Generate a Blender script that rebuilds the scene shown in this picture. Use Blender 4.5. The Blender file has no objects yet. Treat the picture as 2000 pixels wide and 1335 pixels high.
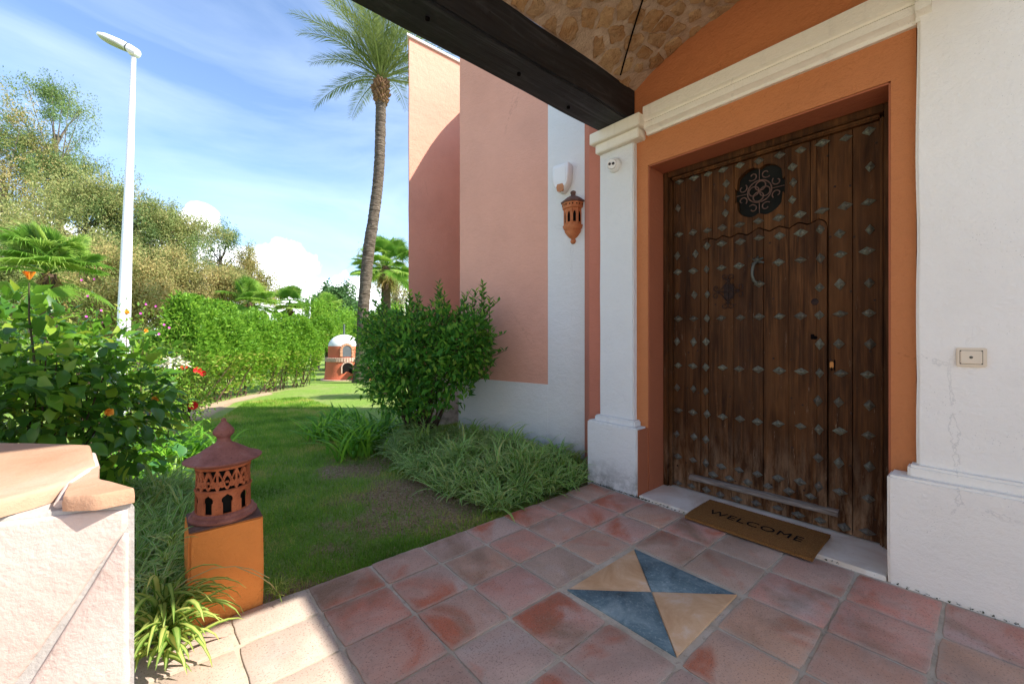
import bpy, bmesh, math, random
import numpy as np
from mathutils import Vector, Matrix, noise as mn
R = math.radians
PI = math.pi
random.seed(7)
rng = np.random.default_rng(11)
scene = bpy.context.scene
COL = scene.collection

# ------------------------------------------------------------------ camera
CAM_H = 1.25; FPX = 806.2; YAW = 0.712; HORIZ = 657.4
cam_d = bpy.data.cameras.new('camera')
cam = bpy.data.objects.new('camera', cam_d)
COL.objects.link(cam)
cam.location = (0, 0, CAM_H)
cam.rotation_euler = (R(90), 0, -YAW)
cam_d.sensor_width = 36
cam_d.lens = FPX / 2000 * 36
cam_d.shift_y = (667.5 - HORIZ) / 2000 * -1
cam_d.clip_start = 0.05
cam_d.clip_end = 2000
scene.camera = cam

# ------------------------------------------------------------------ light
SUN = Vector((0.667, -0.78, 1.0)).normalized()
elev = math.asin(SUN.z)
world = bpy.data.worlds.new('World')
scene.world = world
world.use_nodes = True
wn = world.node_tree; wn.nodes.clear()
def WN(t, **k):
    n = wn.nodes.new(t)
    for a, b in k.items(): setattr(n, a, b)
    return n
out = WN('ShaderNodeOutputWorld'); bg = WN('ShaderNodeBackground')
sky = WN('ShaderNodeTexSky'); sky.sky_type = 'NISHITA'; sky.sun_disc = False
sky.sun_elevation = elev; sky.sun_rotation = math.atan2(SUN.x, SUN.y)
sky.air_density = 0.85; sky.dust_density = 0.5; sky.ozone_density = 2.6
bg.inputs['Strength'].default_value = 0.104
tc = WN('ShaderNodeTexCoord')
def wmath(op, a, b=None, clamp=False):
    n = WN('ShaderNodeMath', operation=op); n.use_clamp = clamp
    for i, v in enumerate((a, b)):
        if v is None: continue
        if isinstance(v, (int, float)): n.inputs[i].default_value = v
        else: wn.links.new(v, n.inputs[i])
    return n.outputs[0]
# thin high cloud: streaks over the whole dome
mp = WN('ShaderNodeMapping'); wn.links.new(tc.outputs['Generated'], mp.inputs[0])
mp.inputs['Rotation'].default_value = (0.3, 0.5, 0.7); mp.inputs['Scale'].default_value = (0.8, 1.9, 2.6)
n1 = WN('ShaderNodeTexNoise'); n1.inputs['Scale'].default_value = 1.7; n1.inputs['Detail'].default_value = 8; n1.inputs['Roughness'].default_value = 0.55
n1.inputs['Distortion'].default_value = 0.5
wn.links.new(mp.outputs[0], n1.inputs['Vector'])
wisp = WN('ShaderNodeMapRange'); wisp.inputs[1].default_value = 0.42; wisp.inputs[2].default_value = 0.82; wisp.inputs[4].default_value = 0.5
wn.links.new(n1.outputs[0], wisp.inputs[0])
# cumulus: billowy heaps low above the horizon
def px_dir(px, py):
    r = (px - 1000) / FPX; z = -(py - HORIZ) / FPX
    return Vector((math.sin(YAW) + r * math.cos(YAW), math.cos(YAW) - r * math.sin(YAW), z)).normalized()
n2 = WN('ShaderNodeTexNoise'); n2.inputs['Scale'].default_value = 9; n2.inputs['Detail'].default_value = 7; n2.inputs['Roughness'].default_value = 0.6
wn.links.new(tc.outputs['Generated'], n2.inputs['Vector'])
vor = WN('ShaderNodeTexVoronoi'); vor.inputs['Scale'].default_value = 30
wn.links.new(tc.outputs['Generated'], vor.inputs['Vector'])
heap = None
nrm = WN('ShaderNodeVectorMath', operation='NORMALIZE'); wn.links.new(tc.outputs['Generated'], nrm.inputs[0])
for (px, py, rad) in [(555, 525, .066), (500, 580, .10), (590, 590, .085), (455, 560, .07), (660, 595, .05), (700, 590, .055), (395, 425, .030), (372, 432, .026), (340, 500, .05), (250, 520, .08), (20, 470, .06), (760, 600, .08), (610, 630, .12), (430, 640, .15),
                      (-900, 420, .16), (-1400, 520, .22), (2600, 520, .2), (3800, 450, .22)]:
    d = px_dir(px, py)
    s = WN('ShaderNodeVectorMath', operation='DISTANCE'); wn.links.new(nrm.outputs[0], s.inputs[0]); s.inputs[1].default_value = d
    v = wmath('SUBTRACT', rad, s.outputs['Value'])
    v = wmath('DIVIDE', v, rad)
    heap = v if heap is None else wmath('MAXIMUM', heap, v)
nn = wmath('MULTIPLY', wmath('SUBTRACT', n2.outputs[0], 0.5), 1.5)
nv = wmath('MULTIPLY', vor.outputs['Distance'], -0.28)
heap = wmath('ADD', wmath('ADD', heap, nn), nv)
cum = WN('ShaderNodeMapRange'); cum.inputs[1].default_value = -0.12; cum.inputs[2].default_value = 0.10; wn.links.new(heap, cum.inputs[0])
sh = WN('ShaderNodeMapRange'); sh.inputs[1].default_value = 0.0; sh.inputs[2].default_value = 0.9; sh.inputs[3].default_value = 0.80; sh.inputs[4].default_value = 1.0
wn.links.new(heap, sh.inputs[0])
mx1 = WN('ShaderNodeMix', data_type='RGBA'); mx1.inputs[7].default_value = (4.6, 5.2, 6.0, 1)
wn.links.new(wisp.outputs[0], mx1.inputs[0]); wn.links.new(sky.outputs[0], mx1.inputs[6])
cc = WN('ShaderNodeMix', data_type='RGBA'); cc.inputs[6].default_value = (5.5, 6.0, 6.8, 1); cc.inputs[7].default_value = (8.6, 8.9, 9.3, 1)
wn.links.new(sh.outputs[0], cc.inputs[0])
mx2 = WN('ShaderNodeMix', data_type='RGBA'); wn.links.new(cum.outputs[0], mx2.inputs[0])
wn.links.new(mx1.outputs[2], mx2.inputs[6]); wn.links.new(cc.outputs[2], mx2.inputs[7])
wn.links.new(mx2.outputs[2], bg.inputs['Color']); wn.links.new(bg.outputs[0], out.inputs[0])

sun_d = bpy.data.lights.new('sun', 'SUN'); sun_d.energy = 2.9; sun_d.angle = R(0.53); sun_d.color = (1.0, 0.95, 0.87)
sun = bpy.data.objects.new('sun', sun_d); COL.objects.link(sun)
sun.rotation_euler = SUN.to_track_quat('Z', 'Y').to_euler()
scene.view_settings.view_transform = 'Standard'
scene.view_settings.look = 'None'
scene.view_settings.exposure = 1.74
scene.view_settings.gamma = 1
scene.render.engine = 'CYCLES'
scene.cycles.max_bounces = 8
scene.cycles.diffuse_bounces = 7

# ------------------------------------------------------------------ helpers
def tag(o, label=None, cat=None, group=None, kind=None):
    if label: o['label'] = label
    if cat: o['category'] = cat
    if group: o['group'] = group
    if kind: o['kind'] = kind
    return o
def empty(name, loc=(0, 0, 0)):
    o = bpy.data.objects.new(name, None); COL.objects.link(o); o.location = loc; o.empty_display_size = 0.1
    return o
def link(name, me, mat=None, parent=None, loc=None):
    o = bpy.data.objects.new(name, me); COL.objects.link(o)
    if mat is not None and not me.materials: me.materials.append(mat)
    if parent is not None:
        o.parent = parent
        pw = Vector((0, 0, 0)); q = parent
        while q: pw += q.location; q = q.parent
        o.location = -pw if loc is None else Vector(loc) - pw
    elif loc is not None: o.location = loc
    return o
def smooth(me, ang=40):
    me.polygons.foreach_set('use_smooth', [True] * len(me.polygons))
    try: me.set_sharp_from_angle(angle=R(ang))
    except Exception: pass
def mesh_py(name, V, F, sm=False):
    me = bpy.data.meshes.new(name); me.from_pydata([tuple(v) for v in V], [], F); me.update()
    if sm: smooth(me)
    return me
def mesh_np(name, V, F, attr=None, sm=False):
    """V (n,3) float, F (m,k) int"""
    me = bpy.data.meshes.new(name)
    n, (m, k) = len(V), F.shape
    me.vertices.add(n); me.vertices.foreach_set('co', np.ascontiguousarray(V, dtype=np.float32).ravel())
    me.loops.add(m * k); me.loops.foreach_set('vertex_index', np.ascontiguousarray(F, dtype=np.int32).ravel())
    me.polygons.add(m); me.polygons.foreach_set('loop_start', np.arange(0, m * k, k, dtype=np.int32))
    me.polygons.foreach_set('loop_total', np.full(m, k, dtype=np.int32))
    if attr:
        for nm, a in attr.items():
            at = me.attributes.new(nm, 'FLOAT', 'POINT'); at.data.foreach_set('value', np.ascontiguousarray(a, dtype=np.float32))
    me.update(); me.validate()
    if sm: me.polygons.foreach_set('use_smooth', np.ones(m, dtype=bool))
    return me
def bm_box(bm, x0, x1, y0, y1, z0, z1, bev=0.0):
    vs = [bm.verts.new((x, y, z)) for x in (x0, x1) for y in (y0, y1) for z in (z0, z1)]
    fs = [(0, 1, 3, 2), (4, 6, 7, 5), (0, 4, 5, 1), (2, 3, 7, 6), (0, 2, 6, 4), (1, 5, 7, 3)]
    nf = [bm.faces.new([vs[i] for i in f]) for f in fs]
    if bev > 0:
        es = set(e for f in nf for e in f.edges)
        bmesh.ops.bevel(bm, geom=list(es), offset=bev, segments=2, affect='EDGES')
    return nf
def bm_done(bm, name, sm=False):
    bmesh.ops.recalc_face_normals(bm, faces=bm.faces)
    me = bpy.data.meshes.new(name); bm.to_mesh(me); bm.free()
    if sm: smooth(me)
    return me
def box(name, x0, x1, y0, y1, z0, z1, mat, parent=None, bev=0.0):
    bm = bmesh.new(); bm_box(bm, min(x0, x1), max(x0, x1), min(y0, y1), max(y0, y1), min(z0, z1), max(z0, z1), bev)
    return link(name, bm_done(bm, name, sm=bev > 0), mat, parent)
def wobbly_box(name, x0, x1, y0, y1, z0, z1, mat, parent=None, step=0.1, amp=0.004, bev=0.012, seed=0):
    """plaster volume with rounded arrises and a slightly uneven surface"""
    bm = bmesh.new(); bm_box(bm, x0, x1, y0, y1, z0, z1, bev)
    for ax, a, b in ((0, x0, x1), (1, y0, y1), (2, z0, z1)):
        n = int((b - a) / step)
        for i in range(1, n):
            co = [0, 0, 0]; co[ax] = a + (b - a) * i / n; no = [0, 0, 0]; no[ax] = 1
            bmesh.ops.bisect_plane(bm, geom=bm.verts[:] + bm.edges[:] + bm.faces[:], plane_co=co, plane_no=no)
    for v in bm.verts:
        p = v.co * 3.1 + Vector((seed * 7.3, 0, 0))
        v.co += Vector((mn.noise(p), mn.noise(p + Vector((9, 0, 0))), mn.noise(p + Vector((0, 9, 0))))) * amp
    return link(name, bm_done(bm, name, sm=True), mat, parent)
def prism(bm, poly, axis, a, b):
    """poly: 2D pts in the plane across axis ('x': (y,z)), extruded a..b"""
    def P(p, t):
        return {'x': (t, p[0], p[1]), 'y': (p[0], t, p[1]), 'z': (p[0], p[1], t)}[axis]
    A = [bm.verts.new(P(p, a)) for p in poly]; B = [bm.verts.new(P(p, b)) for p in poly]
    n = len(poly)
    fa = bm.faces.new(A); bm.faces.new(B[::-1])
    for i in range(n): bm.faces.new((A[i], B[i], B[(i + 1) % n], A[(i + 1) % n]))
    return fa
def tube(bm, pts, rad, seg=6, cap=True):
    pts = [Vector(p) for p in pts]; n = len(pts); rings = []
    rads = rad if isinstance(rad, (list, tuple)) else [rad] * n
    up = Vector((0, 0, 1)); prev = None
    for i, p in enumerate(pts):
        t = (pts[min(i + 1, n - 1)] - pts[max(i - 1, 0)]).normalized()
        if prev is None:
            s = t.cross(up) if abs(t.z) < 0.95 else t.cross(Vector((1, 0, 0)))
        else: s = prev - t * prev.dot(t)
        if s.length < 1e-6: s = t.orthogonal()
        s.normalize(); prev = s; u = s.cross(t)
        rings.append([bm.verts.new(p + (s * math.cos(2 * PI * k / seg) + u * math.sin(2 * PI * k / seg)) * rads[i]) for k in range(seg)])
    for i in range(n - 1):
        for k in range(seg):
            bm.faces.new((rings[i][k], rings[i][(k + 1) % seg], rings[i + 1][(k + 1) % seg], rings[i + 1][k]))
    if cap:
        bm.faces.new(rings[0][::-1]); bm.faces.new(rings[-1])
def lathe(bm, prof, c=(0, 0, 0), seg=48, a0=0, a1=2 * PI, wob=0):
    c = Vector(c); closed = abs(a1 - a0 - 2 * PI) < 1e-6; rings = []
    nn_ = seg if closed else seg + 1
    for (r, z) in prof:
        if r < 1e-5: rings.append([bm.verts.new(c + Vector((0, 0, z)))]); continue
        rings.append([bm.verts.new(c + Vector((r * math.cos(a0 + (a1 - a0) * k / seg), r * math.sin(a0 + (a1 - a0) * k / seg), z + wob * math.sin(k * .9 + z * 90)))) for k in range(nn_)])
    for A, B in zip(rings[:-1], rings[1:]):
        for k in range(seg):
            k2 = (k + 1) % nn_
            if len(A) == 1 and len(B) == 1: continue
            if len(A) == 1: bm.faces.new((A[0], B[k2], B[k]))
            elif len(B) == 1: bm.faces.new((A[k], A[k2], B[0]))
            else: bm.faces.new((A[k], A[k2], B[k2], B[k]))

# ------------------------------------------------------------------ materials
class NT:
    def __init__(s, name):
        s.m = bpy.data.materials.new(name); s.m.use_nodes = True; s.t = s.m.node_tree; s.n = s.t.nodes; s.l = s.t.links
        s.b = s.n['Principled BSDF']; s.o = s.n['Material Output']
    def new(s, t, **k):
        n = s.n.new(t)
        for a, b in k.items(): setattr(n, a, b)
        return n
    def put(s, v, sock):
        if isinstance(v, bpy.types.NodeSocket): s.l.new(v, sock)
        elif isinstance(v, (tuple, list)): sock.default_value = (*v, 1) if len(v) == 3 and sock.type == 'RGBA' else v
        else: sock.default_value = v
    def coord(s, kind='Object', scale=(1, 1, 1), rot=(0, 0, 0), rnd=0):
        if kind == 'World': c = s.new('ShaderNodeNewGeometry').outputs['Position']
        else: c = s.new('ShaderNodeTexCoord').outputs[kind]
        if rnd:
            oi = s.new('ShaderNodeObjectInfo'); a = s.new('ShaderNodeVectorMath', operation='ADD')
            mul = s.new('ShaderNodeMath', operation='MULTIPLY'); s.put(oi.outputs['Random'], mul.inputs[0]); mul.inputs[1].default_value = rnd
            s.put(c, a.inputs[0]); s.put(mul.outputs[0], a.inputs[1]); c = a.outputs[0]
        m = s.new('ShaderNodeMapping'); s.put(c, m.inputs[0]); m.inputs['Scale'].default_value = scale; m.inputs['Rotation'].default_value = rot
        return m.outputs[0]
    def noise(s, vec, scale, detail=4, rough=0.55, dist=0):
        n = s.new('ShaderNodeTexNoise'); s.put(vec, n.inputs['Vector']); n.inputs['Scale'].default_value = scale
        n.inputs['Detail'].default_value = detail; n.inputs['Roughness'].default_value = rough; n.inputs['Distortion'].default_value = dist
        return n.outputs[0]
    def vor(s, vec, scale, feat='F1', out='Distance'):
        n = s.new('ShaderNodeTexVoronoi', feature=feat); s.put(vec, n.inputs['Vector']); n.inputs['Scale'].default_value = scale
        return n.outputs[out]
    def rng(s, v, a, b, c=0.0, d=1.0):
        n = s.new('ShaderNodeMapRange'); s.put(v, n.inputs[0])
        for i, x in enumerate((a, b, c, d)): n.inputs[i + 1].default_value = x
        return n.outputs[0]
    def math(s, op, a, b=0.0, clamp=False):
        n = s.new('ShaderNodeMath', operation=op); n.use_clamp = clamp; s.put(a, n.inputs[0]); s.put(b, n.inputs[1]); return n.outputs[0]
    def mix(s, f, a, b, blend='MIX'):
        n = s.new('ShaderNodeMix', data_type='RGBA', blend_type=blend); s.put(f, n.inputs[0]); s.put(a, n.inputs[6]); s.put(b, n.inputs[7]); return n.outputs[2]
    def ramp(s, v, stops):
        n = s.new('ShaderNodeValToRGB'); s.put(v, n.inputs[0]); e = n.color_ramp.elements
        while len(e) < len(stops): e.new(0.5)
        for i, (p, c) in enumerate(stops): e[i].position = p; e[i].color = (*c, 1)
        return n.outputs[0]
    def attr(s, name):
        n = s.new('ShaderNodeAttribute'); n.attribute_name = name; return n.outputs['Fac']
    def rand(s): return s.new('ShaderNodeObjectInfo').outputs['Random']
    def sep(s, v):
        n = s.new('ShaderNodeSeparateXYZ'); s.put(v, n.inputs[0]); return n.outputs
    def bump(s, h, strength=0.5, dist=0.01, prev=None):
        n = s.new('ShaderNodeBump'); s.put(h, n.inputs['Height']); n.inputs['Strength'].default_value = strength; n.inputs['Distance'].default_value = dist
        if prev is not None: s.put(prev, n.inputs['Normal'])
        return n.outputs[0]
    def fin(s, color, rough=0.8, normal=None, spec=0.3, metal=0.0):
        s.put(color, s.b.inputs['Base Color']); s.put(rough, s.b.inputs['Roughness']); s.b.inputs['Specular IOR Level'].default_value = spec
        s.b.inputs['Metallic'].default_value = metal
        if normal is not None: s.put(normal, s.b.inputs['Normal'])
        return s.m

def stucco(name, col, var=0.12, bump=0.6, dirt=(0.12, 0.11, 0.09), dirt_amt=0.5, warm=None, base_dirt=False, streak=0):
    s = NT(name); w = s.coord('World')
    big = s.noise(w, 1.3, 5, .6); mid = s.noise(w, 9, 6, .65)
    c2 = tuple(min(1, x * (1 - var)) for x in col); c3 = tuple(min(1, x * (1 + var * .7)) for x in col)
    c = s.ramp(big, [(0.25, c2), (0.5, col), (0.75, c3)])
    c = s.mix(s.rng(mid, .45, .75, 0, var * 1.6), c, warm or c2)
    wv = s.coord('World', (14, 14, 1.2))
    if streak: c = s.mix(s.rng(s.noise(wv, 1.0, 4, .6), .58, .8, 0, streak), c, tuple(x * .6 for x in col))
    # little pits with grime
    pit = s.vor(w, 75); pm = s.math('MULTIPLY', s.rng(pit, 0.05, 0.16, 1, 0), s.rng(s.noise(w, 5, 3), .5, .62, 0, 1))
    c = s.mix(s.math('MULTIPLY', pm, dirt_amt), c, dirt)
    if base_dirt:
        z = s.sep(w)[2]; g = s.math('MULTIPLY', s.rng(z, .0, .26, 1, 0), s.rng(s.noise(w, 7, 5, .7), .42, .62, 0, .75))
        c = s.mix(g, c, (.10, .10, .07))
    t = s.noise(s.coord('World', (1, 1, 1.0)), 55, 5, .65, .4); t2 = s.noise(w, 190, 3, .6); tr = s.noise(w, 14, 3, .5)
    tw = s.noise(s.coord('World', (1.6, 1.6, 5), (.5, .2, .3)), 3.2, 6, .6, 1.2)
    c = s.mix(s.rng(tw, .52, .72, 0, var * 1.5), c, c3)
    cr = s.new('ShaderNodeTexVoronoi', feature='DISTANCE_TO_EDGE'); s.put(s.coord('World', (1, 1, .7)), cr.inputs['Vector']); cr.inputs['Scale'].default_value = .9
    ck = s.math('ADD', cr.outputs['Distance'], s.math('MULTIPLY', s.math('SUBTRACT', s.noise(w, 7, 5, .7), .5), .10))
    crack = s.math('MULTIPLY', s.rng(s.math('ABSOLUTE', ck), 0, .0035, 1, 0), s.rng(s.noise(w, .8, 2), .50, .60, 0, .35)); c = s.mix(crack, c, tuple(x * .45 for x in col))
    n = s.bump(t, bump * 1.2, .009); n = s.bump(t2, bump * .8, .003, n); n = s.bump(tr, bump * .7, .018, n); n = s.bump(tw, bump * .5, .02, n)
    return s.fin(c, .93, n, .12)
M = {}
M['white'] = stucco('white_stucco', (.82, .765, .67), .07, .42)
M['whitegrey'] = stucco('grey_white_stucco', (.70, .69, .655), .07, .55, base_dirt=True)
M['cream'] = stucco('cream_moulding', (.80, .745, .63), .08, .45, streak=.35)
M['orange'] = stucco('ochre_orange_stucco', (.51, .19, .072), .10, .7, dirt=(.30, .09, .03))
M['redbrown'] = stucco('red_brown_reveal', (.36, .115, .055), .10, .35)
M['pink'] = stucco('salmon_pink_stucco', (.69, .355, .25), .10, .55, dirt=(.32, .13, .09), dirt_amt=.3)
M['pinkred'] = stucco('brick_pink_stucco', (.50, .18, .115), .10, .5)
M['plinth_orange'] = stucco('bright_orange_stucco', (.84, .29, .07), .10, .6, dirt=(.12, .05, .02), dirt_amt=.4)
M['oven_red'] = stucco('oven_red_plaster', (.60, .16, .085), .12, .4)
M['lime'] = stucco('oven_white_lime', (.78, .77, .74), .06, .3)
M['coping'] = stucco('white_coping', (.74, .73, .70), .05, .3)
M['bounce'] = stucco('bounce_wall_white', (.80, .76, .68), .05, .3)
M['bounce_drive'] = stucco('pale_bounce_driveway', (.50, .46, .40), .12, .3)

def mk_wood():
    s = NT('aged_dark_door_wood')
    g = s.coord('Object', (9, 9, .5), rnd=3.7); f = s.coord('Object', (60, 60, 1.5), rnd=1.3); w = s.coord('World')
    grain = s.noise(g, 3.5, 7, .62, .8); fine = s.noise(f, 3, 5, .6)
    c = s.ramp(grain, [(.28, (.018, .0065, .002)), (.5, (.078, .029, .008)), (.68, (.175, .068, .018)), (.85, (.30, .125, .036))])
    c = s.mix(s.rng(fine, .35, .65, .0, .55), c, (.014, .007, .004))
    big = s.noise(s.coord('World', (1, 2.6, 1.0)), 1.6, 4, .6)
    c = s.mix(s.rng(big, .45, .7, 0, .6), c, (.17, .068, .020))
    rn = s.rand(); c = s.mix(s.rng(rn, .0, 1, 0, .50), c, (.024, .011, .006))
    # bleached, worn timber near the ground and in patches
    z = s.sep(w)[2]; wear = s.math('MULTIPLY', s.rng(z, .02, .62, 1, .04), s.rng(s.noise(s.coord('World', (1, 16, 3.2)), 1.2, 7, .7), .42, .66, 0, .95))
    c = s.mix(wear, c, (.27, .17, .10))
    scr = s.math('MULTIPLY', s.rng(s.noise(s.coord('World', (1, 40, 6)), 1.0, 6, .75), .63, .70, 0, 1), s.rng(z, .0, 1.9, .9, .15))
    c = s.mix(scr, c, (.26, .19, .13))
    hole = s.vor(s.coord('World', (1, 1, .5)), 34); hm = s.math('MULTIPLY', s.rng(hole, .02, .07, 1, 0), s.rng(s.noise(w, 9, 2), .52, .6, 0, 1))
    c = s.mix(hm, c, (.004, .003, .002))
    n = s.bump(grain, .45, .004); n = s.bump(fine, .35, .0015, n)
    return s.fin(c, s.rng(grain, .3, .8, .72, .55), n, .08)
M['wood'] = mk_wood()
def mk_greywood():
    s = NT('weathered_grey_wood'); g = s.coord('Object', (12, 1.2, 12)); n_ = s.noise(g, 6, 6, .65)
    c = s.ramp(n_, [(.3, (.09, .07, .055)), (.55, (.22, .185, .155)), (.8, (.34, .30, .26))])
    return s.fin(c, .8, s.bump(n_, .5, .004), .2)
M['greywood'] = mk_greywood()
def mk_beam():
    s = NT('black_painted_timber'); g = s.coord('World', (.7, 8, 8)); n_ = s.noise(g, 2.5, 7, .65, .6); w = s.coord('World')
    c = s.ramp(n_, [(.3, (.005, .005, .006)), (.55, (.018, .019, .022)), (.75, (.060, .062, .070))])
    c = s.mix(s.rng(s.noise(w, 5, 5, .7), .56, .68, 0, .5), c, (.045, .046, .052))
    h = s.vor(s.coord('World', (1, 1, 1)), 7); c = s.mix(s.rng(h, .03, .07, .8, 0), c, (.002, .002, .002))
    n = s.bump(n_, .55, .01); n = s.bump(s.noise(w, 3, 3), .5, .03, n)
    return s.fin(c, .62, n, .35)
M['beam'] = mk_beam()
def mk_tile(sand=0):
    s = NT('sandy_sunpatch_tile' if sand else 'handmade_terracotta_tile'); o = s.coord('Object', rnd=11.0); r = s.rand(); w = s.coord('World')
    base = s.ramp(r, [(0, (.50, .285, .225)), (.17, (.56, .265, .195)), (.34, (.38, .275, .195)), (.5, (.60, .245, .175)), (.66, (.50, .345, .275)), (.83, (.44, .235, .165)), (1, (.56, .33, .215))])
    if sand: base = s.ramp(r, [(0, (.50, .41, .33)), (.5, (.55, .44, .35)), (1, (.52, .39, .32))])  # sandy clay, lightened so the colour carries the sunlit patch's brightness
    blot = s.noise(o, 3.2, 5, .6, .5); c = s.mix(s.rng(blot, .42, .66, 0, .65), base, (.52, .36, .28))
    r2 = s.noise(s.coord('Object', rnd=23.0), 2.1, 4, .55, .7)
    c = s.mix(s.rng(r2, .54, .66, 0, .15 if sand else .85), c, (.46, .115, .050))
    r3 = s.noise(s.coord('Object', rnd=41.0), 1.7, 5, .6, .5)
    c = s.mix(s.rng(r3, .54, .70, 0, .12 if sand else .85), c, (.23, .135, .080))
    r4 = s.noise(s.coord('Object', rnd=57.0), 2.4, 5, .6, .4)
    c = s.mix(s.rng(r4, .60, .74, 0, .5), c, (.52, .46, .42))
    grit = s.noise(w, 130, 3, .7); c = s.mix(s.rng(grit, .56, .66, 0, .6), c, (.10, .055, .045))
    c = s.mix(s.rng(s.noise(w, 210, 2, .6), .60, .68, 0, .45), c, (.46, .36, .31))
    sp = s.vor(w, 42); c = s.mix(s.math('MULTIPLY', s.rng(sp, .03, .08, 1, 0), .8), c, (.035, .025, .02))
    vn = s.rng(s.noise(s.coord('World', (1, 1, 1)), 2.4, 6, .7, .5), .50, .70, 0, .45); c = s.mix(vn, c, (.25, .185, .145))
    # old mortar film and dirt reaching in from the joints
    uv = s.sep(s.coord('Generated'))
    ex = s.math('ABSOLUTE', s.math('SUBTRACT', uv[0], .5)); ey = s.math('ABSOLUTE', s.math('SUBTRACT', uv[1], .5)); e = s.math('MAXIMUM', ex, ey)
    e = s.math('ADD', e, s.math('MULTIPLY', s.math('SUBTRACT', s.noise(w, 16, 4, .7), .5), .20))
    c = s.mix(s.rng(e, .42, .53, 0, .7), c, (.42, .345, .27))
    n = s.bump(s.noise(w, 28, 5, .6), .5, .004); n = s.bump(grit, .35, .0012, n)
    return s.fin(c, s.rng(blot, .3, .7, .85, .68), n, .22)
M['tile'] = mk_tile(); M['tile_sand_sunpatch'] = mk_tile(1)
def mk_plain(name, col, rough=.7, spec=.3, metal=0, bump=0, bs=60, var=0.0, vs=6):
    s = NT(name); w = s.coord('Object'); c = col
    if var: c = s.mix(s.rng(s.noise(w, vs, 5, .6), .3, .75), tuple(x * (1 - var) for x in col), tuple(min(1, x * (1 + var)) for x in col))
    n = s.bump(s.noise(w, bs, 4, .6), bump, .004) if bump else None
    return s.fin(c, rough, n, spec, metal)
def mk_mortar():
    s = NT('sandy_mortar'); w = s.coord('World'); n_ = s.noise(w, 40, 5, .7)
    c = s.ramp(s.noise(w, 5, 5, .65), [(.3, (.34, .28, .205)), (.5, (.50, .42, .32)), (.75, (.60, .52, .42))])
    c = s.mix(s.rng(n_, .55, .7, 0, .5), c, (.09, .07, .05))
    return s.fin(c, .95, s.bump(n_, .8, .006), .1)
M['mortar'] = mk_mortar()
def mk_inset(name, a, b, c3, edge):
    s = NT(name); w = s.coord('World'); o = s.coord('Object', rnd=9)
    n_ = s.noise(w, 5, 6, .65, .8); c = s.ramp(n_, [(.3, a), (.52, b), (.72, c3)])
    c = s.mix(s.rng(s.noise(w, 60, 5, .75), .56, .66, 0, .45), c, edge)
    c = s.mix(s.rng(s.noise(s.coord('World', (30, 8, 1), (0, 0, .6)), 2, 6, .8), .56, .66, 0, .4), c, edge)
    return s.fin(c, .75, s.bump(s.noise(w, 90, 4), .3, .002), .25)
M['inset_blue'] = mk_inset('slate_blue_glaze', (.045, .072, .085), (.12, .18, .20), (.28, .35, .35), (.42, .47, .44))
M['inset_tan'] = mk_inset('sand_yellow_clay', (.52, .29, .135), (.64, .40, .225), (.70, .56, .42), (.55, .34, .20))
def mk_marble():
    s = NT('cream_marble_sill'); w = s.coord('World'); n_ = s.noise(w, 4, 6, .65, 1)
    c = s.ramp(n_, [(.3, (.62, .52, .41)), (.55, (.76, .69, .59)), (.8, (.82, .78, .70))])
    c = s.mix(s.rng(s.noise(w, 2.2, 5, .6, 1.5), .56, .7, 0, .6), c, (.30, .21, .12))
    c = s.mix(s.math('MULTIPLY', s.rng(s.vor(w, 30), .03, .07, 1, 0), .7), c, (.08, .06, .05))
    return s.fin(c, .42, s.bump(s.noise(w, 25, 4), .12, .002), .4)
M['marble'] = mk_marble()
def mk_mat():
    s = NT('coir_fibre'); w = s.coord('World'); f = s.noise(w, 260, 4, .75); f2 = s.noise(w, 60, 4, .7)
    c = s.ramp(f, [(.3, (.09, .038, .012)), (.5, (.24, .110, .034)), (.7, (.38, .19, .065))])
    c = s.mix(s.rng(f2, .45, .7, 0, .35), c, (.16, .068, .018))
    return s.fin(c, .95, s.bump(f, 1.0, .006), .1)
M['coir'] = mk_mat()
M['ink'] = mk_plain('black_mat_print', (.012, .008, .006), .95, .1, bump=.6, bs=200)
def mk_stud():
    s = NT('verdigris_bronze'); o = s.coord('World'); n_ = s.noise(o, 60, 5, .65)
    c = s.ramp(n_, [(.3, (.060, .055, .040)), (.5, (.16, .155, .11)), (.72, (.22, .26, .18))])
    c = s.mix(s.math('MULTIPLY', s.rand(), .75), c, (.085, .065, .045))
    z = s.sep(o)[2]; c = s.mix(s.rng(z, .1, .7, .55, 0), c, (.13, .12, .11))
    return s.fin(c, .55, s.bump(n_, .4, .002), .4, .35)
M['stud'] = mk_stud()
M['iron'] = mk_plain('rusty_wrought_iron', (.030, .015, .010), .7, .3, .3, .5, 90, .4, 40)
M['grille_iron'] = mk_plain('brown_grille_iron', (.13, .070, .048), .7, .3, .2, .4, 90, .4, 40)
M['bronze'] = mk_plain('old_bronze', (.085, .085, .065), .5, .4, .5, .3, 90, .35, 40)
M['brass'] = mk_plain('worn_brass', (.38, .17, .05), .4, .5, .8, .2, 90, .3, 40)
M['dark'] = mk_plain('deep_dark_gap', (.004, .003, .003), .9, .05)
M['grille_back'] = mk_plain('dusty_green_glass', (.012, .012, .009), .7, .08, var=.3, vs=9)
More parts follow.
